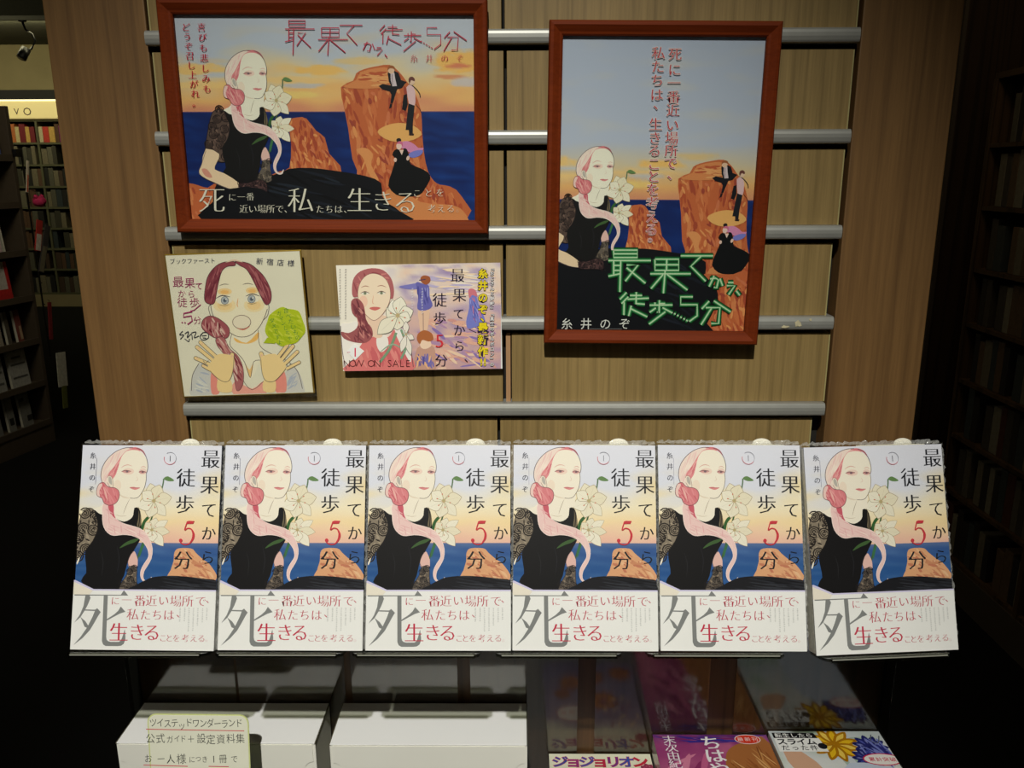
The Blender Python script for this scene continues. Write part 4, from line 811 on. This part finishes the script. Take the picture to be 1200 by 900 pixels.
# trays
names = [('leftmost clear acrylic tray under the face-out comics', -.3796, -.2574), ('second clear acrylic tray from the left, above the left white carton', -.2500, -.1392), ('third clear acrylic tray from the left, above the right white carton', -.1304, -.0200),
         ('fourth clear acrylic tray from the left, right of the slat seam', -.0060, .1026), ('fifth clear acrylic tray from the left, below the tall framed poster', .1253, .2431), ('rightmost clear acrylic tray holding the turned comic', .2730, .3848)]
for i, (lb, x0, x1) in enumerate(names):
    t = empty('acrylic_tray', ((x0+x1)/2 if i < 5 else .3305, BL[1]-(.0023 if i == 5 else 0), BL[2]), BT if i < 5 else (BT[0], 0, math.radians(4.5)), label=lb, cat='display tray', group='clear trays holding the comics'); h = (x1-x0)/2
    P = [(-h, .022), (-h, -.006), (-h+.004, -.0105), (h-.004, -.0105), (h, -.006), (h, .022)]
    bm = bmesh.new(); lo = [bm.verts.new((a, b, -.0036)) for a, b in P]; hi = [bm.verts.new((a, b, -.0009)) for a, b in P]
    bm.faces.new(lo[::-1]); bm.faces.new(hi)
    for i in range(6): bm.faces.new((lo[i], lo[(i+1) % 6], hi[(i+1) % 6], hi[i]))
    bmobj('ledge', bm, M['acrylic'], t)
    box('front_lip', -h+.004, h-.004, -.0112, -.0100, -.0044, .0004, M['acrylic'], t, .0003); box('edge_highlight', -h+.005, h-.005, -.0116, -.0112, -.0022, -.0012, M['lipmat'], t)  # thin pale strip stands in for the highlight along the lip
    box('back_plate', -h, h, .0192, .0212, -.0036, .150, M['acrylic'], t, .0006)
    for s in (-1, 1): 
        a = prism('bracket_arm', [(.0205, -.0036), (.0215, .050), (.150, .062), (.150, .054), (.060, .030), (.032, -.0036)], 'x', s*h*.7-.001, s*h*.7+.001, M['acrylic'], t)

for i, (x0, x1, lb) in enumerate(((-.4215, -.3005, 'leftmost clear glossy sheet hanging under the trays, behind the left carton'), (-.2975, -.1790, 'second clear glossy sheet from the left under the trays'), (-.1715, -.0540, 'third clear glossy sheet from the left, above the right white carton'), (-.0400, .0790, 'clear glossy sheet under the trays, above the gap right of the right carton'), (.0985, .2240, 'clear glossy sheet above the magenta comic pile'), (.2530, .4270, 'rightmost clear glossy sheet above the flower comic pile'))):
    t = empty('hanging_sheet', ((x0+x1)/2, -.0045, TZ+.004), (0, 0, math.radians((-.4, .3, 0, .4, -.3, .2)[i])), label=lb, cat='clear sheet', group='clear sheets under the trays'); h = (x1-x0)/2
    box('sheet', -h, h, -.0032, -.0017, 0, .235, M['hang'], t); box('top_hook', -h, h, -.0017, .0040, .2335, .2350, M['acrylic'], t)
# ================================================================== cartons
def carton(x0, x1, z1, d, label):
    t = empty('white_carton', ((x0+x1)/2, -.0095-d/2, TZ+.0002), label=label, cat='box', group='white cartons on the table'); h = (x1-x0)/2; H = z1-TZ
    box('body', -h, h, -d/2, d/2, 0, H-.0012, M['card'], t, .0006)
    box('lid_panel', -h+.0006, h-.0006, -d/2-.0008, d/2, H-.0012, H, M['lidm'], t, .0003)
    box('lid_edge', -h-.0003, -h+.0012, -d/2-.0006, d/2, H-.0016, H-.0001, M['cardin'], t); box('lid_edge', h-.0012, h+.0003, -d/2-.0006, d/2, H-.0016, H-.0001, M['cardin'], t)
    P = [(-h+.003, .0), (-h+.003, H-.040)]+[(-h+.003+.009*math.sin(a), H-.031-.009*math.cos(a)) for a in [PI*i/8 for i in range(9)]]+[(-h+.003, H-.002), (h-.003, H-.002)]+[(h-.003-.009*math.sin(a), H-.031+.009*math.cos(a)) for a in [PI*i/8 for i in range(9)]]+[(h-.003, H-.040), (h-.003, 0)]
    prism('front_flap', P, 'y', -d/2-.0012, -d/2-.0001, M['card'], t)
    for s in (-1, 1): box('flap_edge', s*(h-.0024)-.0005, s*(h-.0024)+.0005, -d/2-.0013, -d/2-.0001, .001, H-.04, M['cardin'], t)
carton(-.4040, -.1972, .9285, .0660, 'left white carton on the table, behind the handwritten notice card')
carton(-.1820, .0224, .9287, .0680, 'right white carton on the table, in the middle below the trays')
# handwritten notice card
cc = pt(229, 866, -.118)
NL, NR = (cc.x, -.118, cc.z), (math.radians(-6), math.radians(.6), 0)
N = empty('notice_card', NL, NR, label='small handwritten notice card with rounded corners in front of the left white carton', cat='notice card')
nP = Plane(NL, NR, -.0004); n0 = nP(172, 836); n1 = nP(291, 838)
nw = (n1[0]-n0[0])/2; ncx = (n1[0]+n0[0])/2; ntop = (n0[1]+n1[1])/2; nbot = ntop-.074
def rrect(x0, x1, z0, z1, r): return [(cx+r*math.cos(a0+PI/2*i/5), cz+r*math.sin(a0+PI/2*i/5)) for cx, cz, a0 in ((x1-r, z1-r, 0), (x0+r, z1-r, PI/2), (x0+r, z0+r, PI), (x1-r, z0+r, 1.5*PI)) for i in range(6)]
prism('rim', rrect(ncx-nw, ncx+nw, nbot, ntop, .009), 'y', -.0002, .0004, M['noteedge'], N)
pn = prism('card', rrect(ncx-nw+.0012, ncx+nw-.0012, nbot+.0012, ntop-.0012, .008), 'y', -.0004, 0, M['note'], N)
box('clear_stand', ncx-.018, ncx+.018, .0012, .003, -(NL[2]-TZ)+.004, .0, M['acrylic'], N); box('stand_foot', ncx-.018, ncx+.018, -.012, .03, -(NL[2]-TZ)+.0026, -(NL[2]-TZ)+.0045, M['acrylic'], N)
nf_ = lambda x, y: nP(60+x/4, 740+y/4)
A = Art(nf_, None, -.00042, 1.0, 1e-6); BK = (58, 60, 58)
for i, ch in enumerate('ツイステッドワンダーランド'): A.text(ch, 478+i*33.5, 428+rnd.uniform(-4, 4)+(10 if ch == 'ッ' else 0)+i*.3, 44, BK, False, -.004, -.08, .86)
A.line([(445, 458), (905, 466)], 4, (216, 92, 96), False)
for ch, x, z in zip('公式ガイド＋設定資料集', (465, 512, 556, 590, 618, 655, 704, 748, 795, 842, 886), (50, 50, 38, 36, 36, 44, 50, 50, 48, 48, 48)): A.text(ch, x, 504+rnd.uniform(-3, 3), z, BK, False, -.004, -.04, .9)
for ch, x, z in zip('お一人様につき1冊で', (455, 515, 560, 610, 660, 690, 720, 762, 805, 858), (42, 40, 46, 52, 34, 32, 34, 46, 44, 38)): A.text(ch, x, 598+rnd.uniform(-3, 3), z, BK, False, -.004, -.05, .9)
A.line([(433, 626), (640, 632)], 4, (216, 92, 96), False); A.line([(738, 632), (832, 634)], 4, (216, 92, 96), False)
A.build('handwriting', M['ink'], pn)

# ================================================================== flat piles of comics on the table
def flatbook(W, H, T, xc, ztop, label, group, mat, art=None, rz=0., film=True):
    t = book_base('comic_book', W, H, T, (xc, -.0095-H, ztop), (-PI/2, 0, rz), label, 'book', group)
    c = cover_mesh(t, W, H, T, mat)
    if art:
        A = Art(lambda x, y: (x/1000-W/2, H-y/1000), (-W/2, W/2, 0, H), -.0001, 1.0, 1e-6); art(A, W*1000, H*1000); A.build('cover_print', M['inkgloss'], c)
    if film: box('shrink_wrap', -W/2-.0005, W/2+.0005, -.0014, T-.0001, -.0006, H+.0006, M['film'], t, .0005)
    return t
def art_cream(A, W, H):
    r = random.Random(6); A.grid(0, W, 0, H, 14, 20, lambda x, y: ramp([(0, (232, 232, 206)), (.22, (226, 222, 196)), (.35, (150, 130, 156)), (.8, (118, 112, 140)), (1, (90, 82, 120))], y/H+.12*nz(x/30, y/30, 1)))
    for i, ch in enumerate('ジョジョリオン'):
        c = ((54, 72, 160), (150, 44, 120), (60, 80, 170), (190, 40, 70), (120, 50, 130), (60, 84, 170), (200, 40, 62))[i]; A.text(ch, 12+i*14.8, 13, 19, c, False, .02, halo=(196, 60, 90), hw=.05)
    A.line([(30, 25), (92, 25)], .9, (196, 60, 70), False)
    for cx, cy, s_ in ((34, 130, 15), (62, 140, 13), (70, 92, 19), (22, 106, 10), (96, 150, 14)):
        for k in range(11): petal(A, (cx, cy), (cx+s_*math.cos(k*.571+cx), cy+s_*math.sin(k*.571+cx)), s_*.42, (222, 136, 46) if k % 2 else (232, 160, 70), (150, 80, 40))
        A.ell((cx, cy), s_*.25, s_*.25, (120, 60, 30))
    for k in range(7): petal(A, (108, 24), (108+7*math.cos(k*.9), 24+7*math.sin(k*.9)), 4, (226, 130, 160), (160, 60, 90))
    A.ell((32, 68), 19, 14, (236, 226, 214)); A.ring((32, 68), 19, 14, 1.2, (206, 60, 60)); A.run('大好評', (22, 70), (42, 70), 9, (206, 60, 60), serif=False, wgt=.01)
    A.dabs([(60, 40), (110, 40), (110, 120), (60, 120)], [(150, 90, 120), (226, 190, 150), (96, 100, 150)], 30, 14, 3, .8, r, .8)
def art_magenta(A, W, H):
    r = random.Random(7); A.grid(0, W, 0, H, 14, 20, lambda x, y: mixc(ramp([(0, (92, 44, 112)), (.1, (150, 62, 116)), (.5, (172, 82, 124)), (1, (150, 60, 90))], y/H), (226, 140, 160), nz(x/26, y/40, 5)*1.1))
    A.dabs([(0, 0), (128, 0), (128, 14), (0, 14)], [(60, 40, 130), (120, 40, 100), (40, 50, 150)], 26, 36, 2.4, .1, r, .2)
    A.poly([(72, 40), (84, 20), (104, 12), (128, 16), (140, 176), (60, 176), (66, 90)], (168, 106, 58)); A.dabs([(74, 40), (104, 14), (128, 18), (128, 172), (64, 172)], [(196, 138, 78), (132, 74, 40), (214, 164, 104), (150, 88, 46)], 120, 40, 2.2, 1.25, r, .35)
    A.dabs([(4, 24), (64, 24), (64, 150), (4, 150)], [(196, 96, 140), (140, 50, 100), (214, 130, 160)], 40, 40, 7, -.9, r, .4)
    for i, ch in enumerate('ちはやふる'): A.text(ch, 62, 14+i*21, 24, (244, 240, 242), True, .02)
    for i, ch in enumerate('末次由紀'): A.text(ch, 17, 9+i*13, 15, (240, 232, 238), True, .01)
    A.ell((104, 8), 14, 7.5, (214, 60, 40)); A.ring((104, 8), 14, 7.5, .9, (238, 226, 226)); A.run('最新刊', (96, 8), (112, 8), 7, (244, 226, 220), serif=False)
def art_white(A, W, H):
    r = random.Random(8); A.grid(0, W, 0, H, 14, 20, lambda x, y: mixc(ramp([(0, (196, 204, 206)), (.3, (222, 224, 220)), (1, (150, 170, 190))], y/H), (150, 180, 150), nz(x/30, y/30, 9)*.9))
    A.dabs([(55, 5), (124, 5), (124, 120), (55, 120)], [(206, 212, 216), (170, 190, 176), (232, 232, 226)], 40, 30, 8, .5, r, 1)
    for cx, cy, s_, c, l in ((66, 22, 27, (236, 190, 34), (176, 120, 20)), (104, 26, 18, (84, 92, 176), (40, 44, 110)), (94, 44, 16, (70, 80, 160), (40, 44, 110)), (84, 120, 30, (220, 180, 60), (150, 100, 30))):
        for k in range(11): petal(A, (cx, cy), (cx+s_*math.cos(k*.571+cx), cy+s_*math.sin(k*.571+cx)), s_*.34, c if k % 2 else mixc(c, (255, 255, 255), .25), l)
    A.dabs([(92, 10), (122, 10), (122, 60), (92, 60)], [(70, 78, 160), (50, 54, 130), (120, 130, 200)], 30, 26, 3, 1.0, r, .5)
    A.poly([(8, 22), (20, 26), (40, 60), (10, 60)], (214, 170, 140)); A.poly([(60, 62), (100, 54), (128, 80), (120, 160), (60, 160)], (196, 206, 222))
    A.poly([(3, 3), (49, 3), (51, 12), (3, 12)], (30, 30, 32), False); A.poly([(3, 12), (52, 12), (56, 34), (3, 34)], (240, 240, 236), False)
    A.run('転生したら', (9, 7.6), (43, 7.6), 8.2, (236, 236, 232), serif=False, wgt=.01); A.run('スライム', (10, 18), (42, 18), 11.5, (30, 30, 34), serif=False, wgt=.028); A.run('だった件', (11, 28), (42, 28), 9, (30, 30, 34), serif=False, wgt=.012); A.ell((52, 25), 5, 5, (30, 30, 34)); 
    A.ell((108, 46), 20, 9, (240, 236, 230)); A.ring((108, 46), 20, 9, 1.4, (206, 40, 80)); A.run('累計突破', (97, 46), (119, 46), 7, (206, 40, 80), serif=False, wgt=.01); A.line([(112, 6), (108, 16), (114, 20), (120, 8)], 1.2, (90, 96, 110))
flatbook(.1140, .174, .0148, .1045, TZ+.0299, 'flat comic with blue and red lettering on cream cover, top of the left pile', 'flat comics in the left pile', M['coverback'], art_cream)
flatbook(.1140, .174, .0148, .1045, TZ+.0150, 'lower comic of the left flat pile, under the cream cover', 'flat comics in the left pile', M['coverback'])
for k in range(3): flatbook(.1270, .182, .0182, .2268, TZ+.0002+.0184*(k+1), 'flat comic with magenta cover and brown shape, top of the middle pile' if k == 2 else ('comic directly under the magenta cover in the middle pile' if k else 'bottom comic of the middle flat pile'), 'flat comics in the middle pile', M['magenta'], art_magenta if k == 2 else None)
for k in range(4): flatbook(.1230, .182, .0148, .3535, TZ+.0002+.0150*(k+1), 'flat comic with yellow flower and white title box, top of the right pile' if k == 3 else ('comic directly under the flower cover in the right pile', 'third comic from the top of the right flat pile', 'bottom comic of the right flat pile')[2-k], 'flat comics in the right pile', M['greyb'], art_white if k == 3 else None)

# ================================================================== far bookcases and sign
SZ = [1.872, 1.632, 1.392, 1.156, .920, .685, .445, .165]
def bookcase_far(x0, x1, label, divs):
    t = empty('bookcase', ((x0+x1)/2, 9.0, 0), label=label, cat='bookcase'); a, b = x0-t.location.x, x1-t.location.x
    for z in SZ: box('shelf_board', a, b, -.10, .19, z-.022, z, M['shelf'], t)
    box('top_board', a, b, -.10, .19, 2.10, 2.12, M['shelf'], t); box('base', a, b, -.10, .19, 0, .143, M['wallp'], t); box('back_panel', a, b, .17, .19, .143, 2.10, M['shelfd'], t)
    for x in [a+.012]+[d-t.location.x for d in divs]+[b-.012]: box('upright', x-.012, x+.012, -.098, .19, .143, 2.10, M['shelf'], t)
    return t
bookcase_far(-6.60, -4.30, 'grey-green wall bookcase at the far left end of the shop', (-5.43, ))
bookcase_far(4.30, 5.60, 'far wall bookcase seen through the gap right of the display wall', ())
def sign(x0, x1, label, txt):
    t = empty('lit_sign', ((x0+x1)/2, 8.86, 2.13), label=label, cat='sign'); h = (x1-x0)/2
    box('panel', -h, h, 0, .12, 0, .185, M['sign'], t, .004); box('lamp_strip', -h, h, -.01, .10, .187, .215, M['signtop'], t, .004)
    if txt:
        A = Art(lambda x, y: (x, y), None, -.001, 1.0, 1e-4)
        A._put(([(p[0], -p[1]) for p in glyph('V', 0)[0]], glyph('V', 0)[1]), -5.60-t.location.x, .075, .10, (70, 66, 60), 0, 1); A._put(([(p[0], -p[1]) for p in glyph('O', 0)[0]], glyph('O', 0)[1]), -5.48-t.location.x, .075, .12, (70, 66, 60), 0, 1)
        for i in range(len(A.V)): A.V[i] = (A.V[i][0], A.V[i][1], A.V[i][2])
        A.build('lettering', M['ink'], t)
sign(-6.60, -4.30, 'long cream lit sign band above the far left bookcase', True)
sign(4.30, 5.60, 'cream lit sign band above the far right bookcase', False)
ORD = ['top', 'second', 'third', 'fourth', 'fifth', 'sixth', 'seventh', 'bottom']
NTH = ['first', 'second', 'third', 'fourth', 'fifth', 'sixth', 'seventh', 'eighth', 'ninth', 'tenth']+['%dth' % i for i in range(11, 21)]+['21st', '22nd', '23rd']+['%dth' % i for i in range(24, 31)]+['31st', '32nd', '33rd']+['%dth' % i for i in range(34, 41)]
def tone(c):
    r, g, b_ = c; s_ = max(c)-min(c); l_ = sum(c)/3
    if s_ < 26: return 'black' if l_ < 48 else ('dark grey' if l_ < 80 else ('grey' if l_ < 150 else 'cream'))
    if r > g*1.5 and b_ > g*1.2: return 'purple'
    if r > g*1.5: return 'red' if g < 70 else 'orange'
    if b_ > r: return 'blue'
    return 'tan' if l_ > 100 else 'brown'
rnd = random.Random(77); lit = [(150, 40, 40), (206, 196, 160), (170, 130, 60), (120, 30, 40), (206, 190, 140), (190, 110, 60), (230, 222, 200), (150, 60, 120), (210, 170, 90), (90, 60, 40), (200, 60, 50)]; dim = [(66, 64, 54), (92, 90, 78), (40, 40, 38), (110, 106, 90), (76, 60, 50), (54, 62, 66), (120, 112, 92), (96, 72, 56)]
tops = SZ[::-1]
proto = {}
def spine_book(w_, h_, c, d=.15):
    k = (round(w_, 3), round(h_, 2), c)
    if k not in proto:
        bm = bmesh.new(); bmbox(bm, -w_/2, w_/2, 0, d, 0, h_, .002); me = bpy.data.meshes.new('book'); bmesh.ops.recalc_face_normals(bm, faces=bm.faces); bm.to_mesh(me); bm.free(); me.materials.append(cmat(c)); proto[k] = me
    o = bpy.data.objects.new('book', proto[k]); COL.objects.link(o); return o
for ri, z in enumerate(SZ):
    cnt = 0
    x = -6.05 if ri < 3 else -5.95
    while x < -4.99-.0:
        w_ = rnd.choice((.045, .055, .065)); h_ = rnd.choice((.17, .18, .19, .20))
        if abs(x+w_/2+5.43) < .012+w_/2: x = -5.43+.014; continue
        if rnd.random() < .05 and ri > 0: x += .07; continue
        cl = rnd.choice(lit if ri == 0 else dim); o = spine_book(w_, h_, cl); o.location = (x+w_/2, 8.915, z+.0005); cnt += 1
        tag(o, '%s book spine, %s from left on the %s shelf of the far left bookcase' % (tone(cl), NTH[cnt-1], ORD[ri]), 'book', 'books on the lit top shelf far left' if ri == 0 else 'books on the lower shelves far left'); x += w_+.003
for xi, x in enumerate((4.70, 4.76, 4.82, 4.88)):
    for zi, z in enumerate(SZ[:2]):
        cl = lit[(xi*2+zi*3) % len(lit)]; o = spine_book(.055, .19, cl); o.location = (x, 8.915, z+.0005); tag(o, '%s book, %s from left on the %s shelf seen through the right gap' % (tone(cl), NTH[xi], ORD[zi]), 'book', 'books glimpsed through the right gap')
# track spotlight on the far ceiling
p = pt(29, 46, 7.6)
SP = empty('track_spotlight', (p.x, 7.6, 2.95), label='small black spotlight hanging from the ceiling at far left', cat='lamp')
tube('mount', [(0, 0, 0), (0, 0, -.03)], .035, M['black_metal'], SP, 14)
tube('arm', [(0, 0, -.03), (.02, 0, -.10), (.08, 0, -.14), (.10, 0, -.20), (.05, 0, -.27), (0, 0, -.29)], .010, M['black_metal'], SP, 8)
hd = tube('lamp_head', [(.0, 0, -.27), (-.03, -.05, -.36)], .045, M['black_metal'], SP, 14)
for x, y in ((-.14, 8.4), (4.84, 8.0)):
    if x < 0: continue
    Lp = empty('ceiling_lamp', (x, y, 2.95), label='lit ceiling lamp glimpsed through the gap right of the display', cat='lamp')
    tube('housing', [(0, 0, 0), (0, 0, -.05)], .10, M['shelf'], Lp, 18); tube('glowing_disc', [(0, 0, -.05), (0, 0, -.056)], .08, M['lampglow'], Lp, 18)

# ================================================================== magazine rack at near left
def onfloor(x, y, z=0.):
    d = ray(x, y); return CAM+d*((z-CAM.z)/d.z)
rb = onfloor(66, 516); ra = onfloor(0, 544); dv = (rb-ra).normalized(); ang = math.atan2(dv.y, dv.x)
RK = empty('magazine_rack', (rb.x, rb.y, 0), (0, 0, ang), label='dark grey magazine rack at the left edge, angled toward the aisle', cat='rack')
box('end_panel', -.025, 0, 0, .42, 0, 1.86, M['rack'], RK, .003); box('back_panel', -.95, -.025, .38, .42, .05, 1.86, M['rack'], RK); box('base', -.95, -.025, .0, .40, 0, .13, M['rack'], RK, .003); box('end_panel', -.975, -.95, 0, .42, 0, 1.86, M['rack'], RK, .003)
kP = Plane(RK.location, RK.rotation_euler, 0.)
for y0 in (185, 240, 297, 352, 405, 458, 508):
    z = kP(20, y0)[1]
    box('shelf_board', -.95, -.025, .005, .38, z-.018, z, M['rack'], RK); box('shelf_lip', -.95, -.025, -.006, .004, z-.018, z+.016, M['rack'], RK)
RM = RK.matrix_basis.copy(); RM = Matrix.Translation(RK.location) @ Matrix.Rotation(ang, 4, 'Z')
def rackitem(name, px0, py0, px1, py1, col, label, cat, yy=.03, tilt=0., spots=(), th=.02, zsnap=None):
    a = kP(px0, py0); b = kP(px1, py1); w_ = abs(b[0]-a[0]); h_ = abs(a[1]-b[1]); xc = (a[0]+b[0])/2; z0 = min(a[1], b[1])
    if zsnap is not None: z0 = zsnap
    z0 += th*.11; h_ = min(h_, .30)
    t = empty(name, RM @ Vector((min(xc, -.03-w_/2), yy, z0)), (0, 0, ang), label=label, cat=cat); t.rotation_euler = (math.radians(-5), tilt, ang)
    box('cover', -w_/2, w_/2, 0, .002, 0, h_, cmat(col), t); box('pages', -w_/2+.002, w_/2-.002, .002, th, .003, h_-.003, M['pages'], t)
    for i, (u0, v0, u1, v1, c) in enumerate(spots): box('printed_patch', -w_/2+u0*w_, -w_/2+u1*w_, -.0012, -.0001, v0*h_, v1*h_, cmat(c), t)
    return t
zs = {y0: kP(20, y0)[1]+.0005 for y0 in (185, 240, 297, 352, 405, 458, 508)}
rackitem('magazine', -12, 142, 7, 178, (70, 92, 160), 'blue magazine with white lettering at the top left edge of the rack', 'magazine', spots=((.1, .1, .9, .25, (206, 206, 200)), (.2, .6, .8, .85, (150, 160, 190))), zsnap=zs[185])
rackitem('magazine', -6, 250, 8, 290, (200, 180, 180), 'pale pink-and-white magazine at the left edge of the rack', 'magazine', spots=((.1, .5, .7, .9, (214, 120, 130)), ), zsnap=zs[297])
rackitem('magazine', 9, 246, 15, 288, (196, 190, 170), 'narrow cream booklet beside the pale pink magazine', 'magazine', zsnap=zs[297], yy=.05)
rackitem('boxed_set', -14, 304, 19, 345, (186, 180, 174), 'white box with red border on the rack shelf', 'box', spots=((0, 0, 1, .28, (180, 36, 36)), (.86, .28, 1, 1, (180, 36, 36))), th=.07, zsnap=zs[352], yy=.02)
rackitem('magazine', -8, 363, 10, 402, (150, 142, 130), 'beige-covered magazine on the middle rack shelf', 'magazine', spots=((.2, .2, .7, .6, (196, 180, 150)), ), zsnap=zs[405])
rackitem('magazine', 11, 362, 21, 400, (84, 78, 70), 'dark brown magazine on the middle rack shelf', 'magazine', zsnap=zs[405], yy=.035)
rackitem('magazine', 22, 360, 34, 397, (120, 60, 56), 'dark red magazine at the right end of the middle rack shelf', 'magazine', spots=((.5, .1, .9, .5, (170, 150, 120)), ), zsnap=zs[405], yy=.03)
rackitem('magazine', -16, 414, 14, 452, (150, 150, 146), 'light grey newspaper folded on the lower rack shelf', 'newspaper', spots=((.1, .2, .9, .26, (80, 80, 80)), (.1, .5, .9, .56, (80, 80, 80))), zsnap=zs[458])
rackitem('magazine', 15, 410, 42, 447, (160, 160, 156), 'light grey newspaper at the right end of the lower rack shelf', 'newspaper', spots=((.1, .25, .9, .3, (80, 80, 80)), (.1, .6, .9, .65, (80, 80, 80)), (.2, .78, .7, .84, (80, 80, 80))), zsnap=zs[458])
rackitem('magazine', -14, 470, 10, 508, (110, 110, 108), 'grey magazine with dark pictures on the bottom rack shelf', 'magazine', spots=((.1, .1, .4, .5, (30, 30, 30)), (.5, .5, .9, .9, (40, 40, 40))), zsnap=zs[508])
rackitem('magazine', 12, 466, 26, 503, (120, 120, 116), 'grey magazine in the middle of the bottom rack shelf', 'magazine', spots=((.2, .2, .8, .4, (30, 30, 30)), ), zsnap=zs[508])
rackitem('magazine', 28, 462, 46, 500, (118, 118, 114), 'grey magazine at the right end of the bottom rack shelf', 'magazine', spots=((.1, .7, .5, .8, (34, 34, 34)), (.5, .15, 1, .3, (30, 30, 30))), zsnap=zs[508])
# goods clipped to a hanging strip at the rack's end
HS = empty('hanging_strip', RM @ Vector((.012, -.026, 0)), (0, 0, ang), label='thin black merchandising strip hanging at the end of the magazine rack', cat='display strip')
box('strip', .0, .012, 0, .002, .50, 1.62, M['black_metal'], HS); box('hook_bracket', -.03, .012, 0, .0255, 1.60, 1.64, M['black_metal'], HS)
for z in (1.52, 1.36, 1.14, .92, .80, .62): tube('peg', [(.006, 0, z), (.006, -.012, z)], .003, M['black_metal'], HS, 6)
def hang(name, px0, py0, px1, py1, col, label, cat, tilt=0., col2=None, yy=-.072):
    a = kP(px0, py0); b = kP(px1, py1); w_ = abs(b[0]-a[0]); h_ = abs(a[1]-b[1])
    t = empty(name, RM @ Vector(((a[0]+b[0])/2, yy, max(a[1], b[1])-.01)), (0, tilt, ang), label=label, cat=cat)
    bm = bmesh.new(); bmbox(bm, -w_/2, w_/2, 0, .006, -h_, 0, .001); bmobj('card', bm, cmat(col), t)
    if col2: box('printed_panel', -w_/2+.004, w_/2-.004, -.001, -.0001, -h_+.004, -h_*.45, cmat(col2), t)
    tube('loop', [(0, .003, -.004), (0, .003, .010), (.004, .02, .012)], .0015, M['black_metal'], t, 6)
hang('hanging_card', 18, 186, 26, 224, (206, 196, 176), 'white and orange card hanging at the upper rack end', 'card', .22, (206, 96, 62))
hang('hanging_card', 30, 256, 42, 292, (176, 50, 44), 'red and white picture card hanging at the rack end', 'card', .28, (200, 192, 180))
hang('hanging_pouch', 40, 262, 54, 318, (60, 56, 58), 'dark folded pouch hanging tilted at the rack end', 'pouch', .38, (110, 104, 84))
hang('hanging_card', 43, 352, 53, 394, (120, 34, 40), 'dark red narrow pack hanging below the tilted pouch', 'card', .12)
hang('price_tag', 53, 412, 69, 448, (186, 184, 170), 'pale grey folded price tag hanging low at the rack end', 'tag', .08, None); hang('hanging_ribbon', 60, 450, 69, 474, (96, 100, 44), 'olive green ribbon hanging under the price tag', 'ribbon', .1)
a = kP(29, 236)
PT = empty('plush_keyring', RM @ Vector((a[0], -.092, a[1])), (0, 0, ang), label='small round magenta plush keyring hanging at the rack end', cat='toy')
bm = bmesh.new(); bmesh.ops.create_icosphere(bm, subdivisions=3, radius=.034)
for v in bm.verts: v.co.z *= .85; v.co *= 1+.10*_nz.noise(v.co*60)
bmobj('body', bm, cmat((196, 44, 96), .9), PT, True)
for s in (-1, 1):
    bm = bmesh.new(); bmesh.ops.create_icosphere(bm, subdivisions=2, radius=.012, matrix=Matrix.Translation((s*.022, 0, .026))); bmobj('ear', bm, cmat((196, 44, 96), .9), PT, True)
tube('cord', [(0, 0, .028), (0, .01, .05), (.0, .04, .06)], .002, M['black_metal'], PT, 6)

# ================================================================== dark bookcase and panel on the right
t = empty('dark_panel', (1.83, 2.27, 0), label='tall dark brown end panel behind the right side of the display', cat='panel')
box('board', -.28, .32, -.02, .02, 0, 2.85, M['dpanel'], t, .002); box('edge_strip', -.292, -.28, -.021, .021, 0, 2.85, M['rack'], t); box('foot', -.28, .32, -.06, -.0205, 0, .08, M['black'], t)
RZ = [.14, .375, .583, .787, .989, 1.18, 1.39, 1.595]
t = empty('bookcase', (1.75, 1.15, 0), label='dark wooden bookcase along the right edge full of dim books', cat='bookcase')
for z in RZ: box('shelf_board', -.16, .16, -.95, .95, z-.014, z, M['darkw'], t)
box('top_board', -.16, .16, -.95, .95, 1.80, 1.82, M['darkw'], t); box('base', -.165, .16, -.95, .95, 0, .126, M['rack'], t); box('back_panel', .15, .16, -.95, .95, .126, 1.8, M['black'], t)
for y in (-.94, -.45, .42, .94): box('upright', -.163, .15, y-.01, y+.01, .126, 1.80, M['darkw'], t)
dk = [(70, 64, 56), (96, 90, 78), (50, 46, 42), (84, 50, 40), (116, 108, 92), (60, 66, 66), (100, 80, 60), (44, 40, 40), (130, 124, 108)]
for zi, z in enumerate(RZ):
    y = 1.12; run_ = []
    top = (RZ+[1.80])[zi+1]-z-.014
    while y < 2.03:
        w_ = rnd.choice((.03, .036, .044)); h_ = round(min(top-.012, rnd.choice((.15, .16, .17, .18))), 2)
        if abs(y+w_/2-1.57) < .012+w_/2: y = 1.583; continue
        if rnd.random() < .04: y += .04; continue
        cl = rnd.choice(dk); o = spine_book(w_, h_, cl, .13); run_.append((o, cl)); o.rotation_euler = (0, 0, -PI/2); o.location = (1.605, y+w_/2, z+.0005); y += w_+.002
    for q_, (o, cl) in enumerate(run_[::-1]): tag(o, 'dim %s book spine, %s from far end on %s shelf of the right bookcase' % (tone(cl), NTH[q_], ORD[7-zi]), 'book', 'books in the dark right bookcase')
print('objects', len(S.objects), 'tris', sum(len(o.data.polygons) for o in S.objects if o.type == 'MESH'))
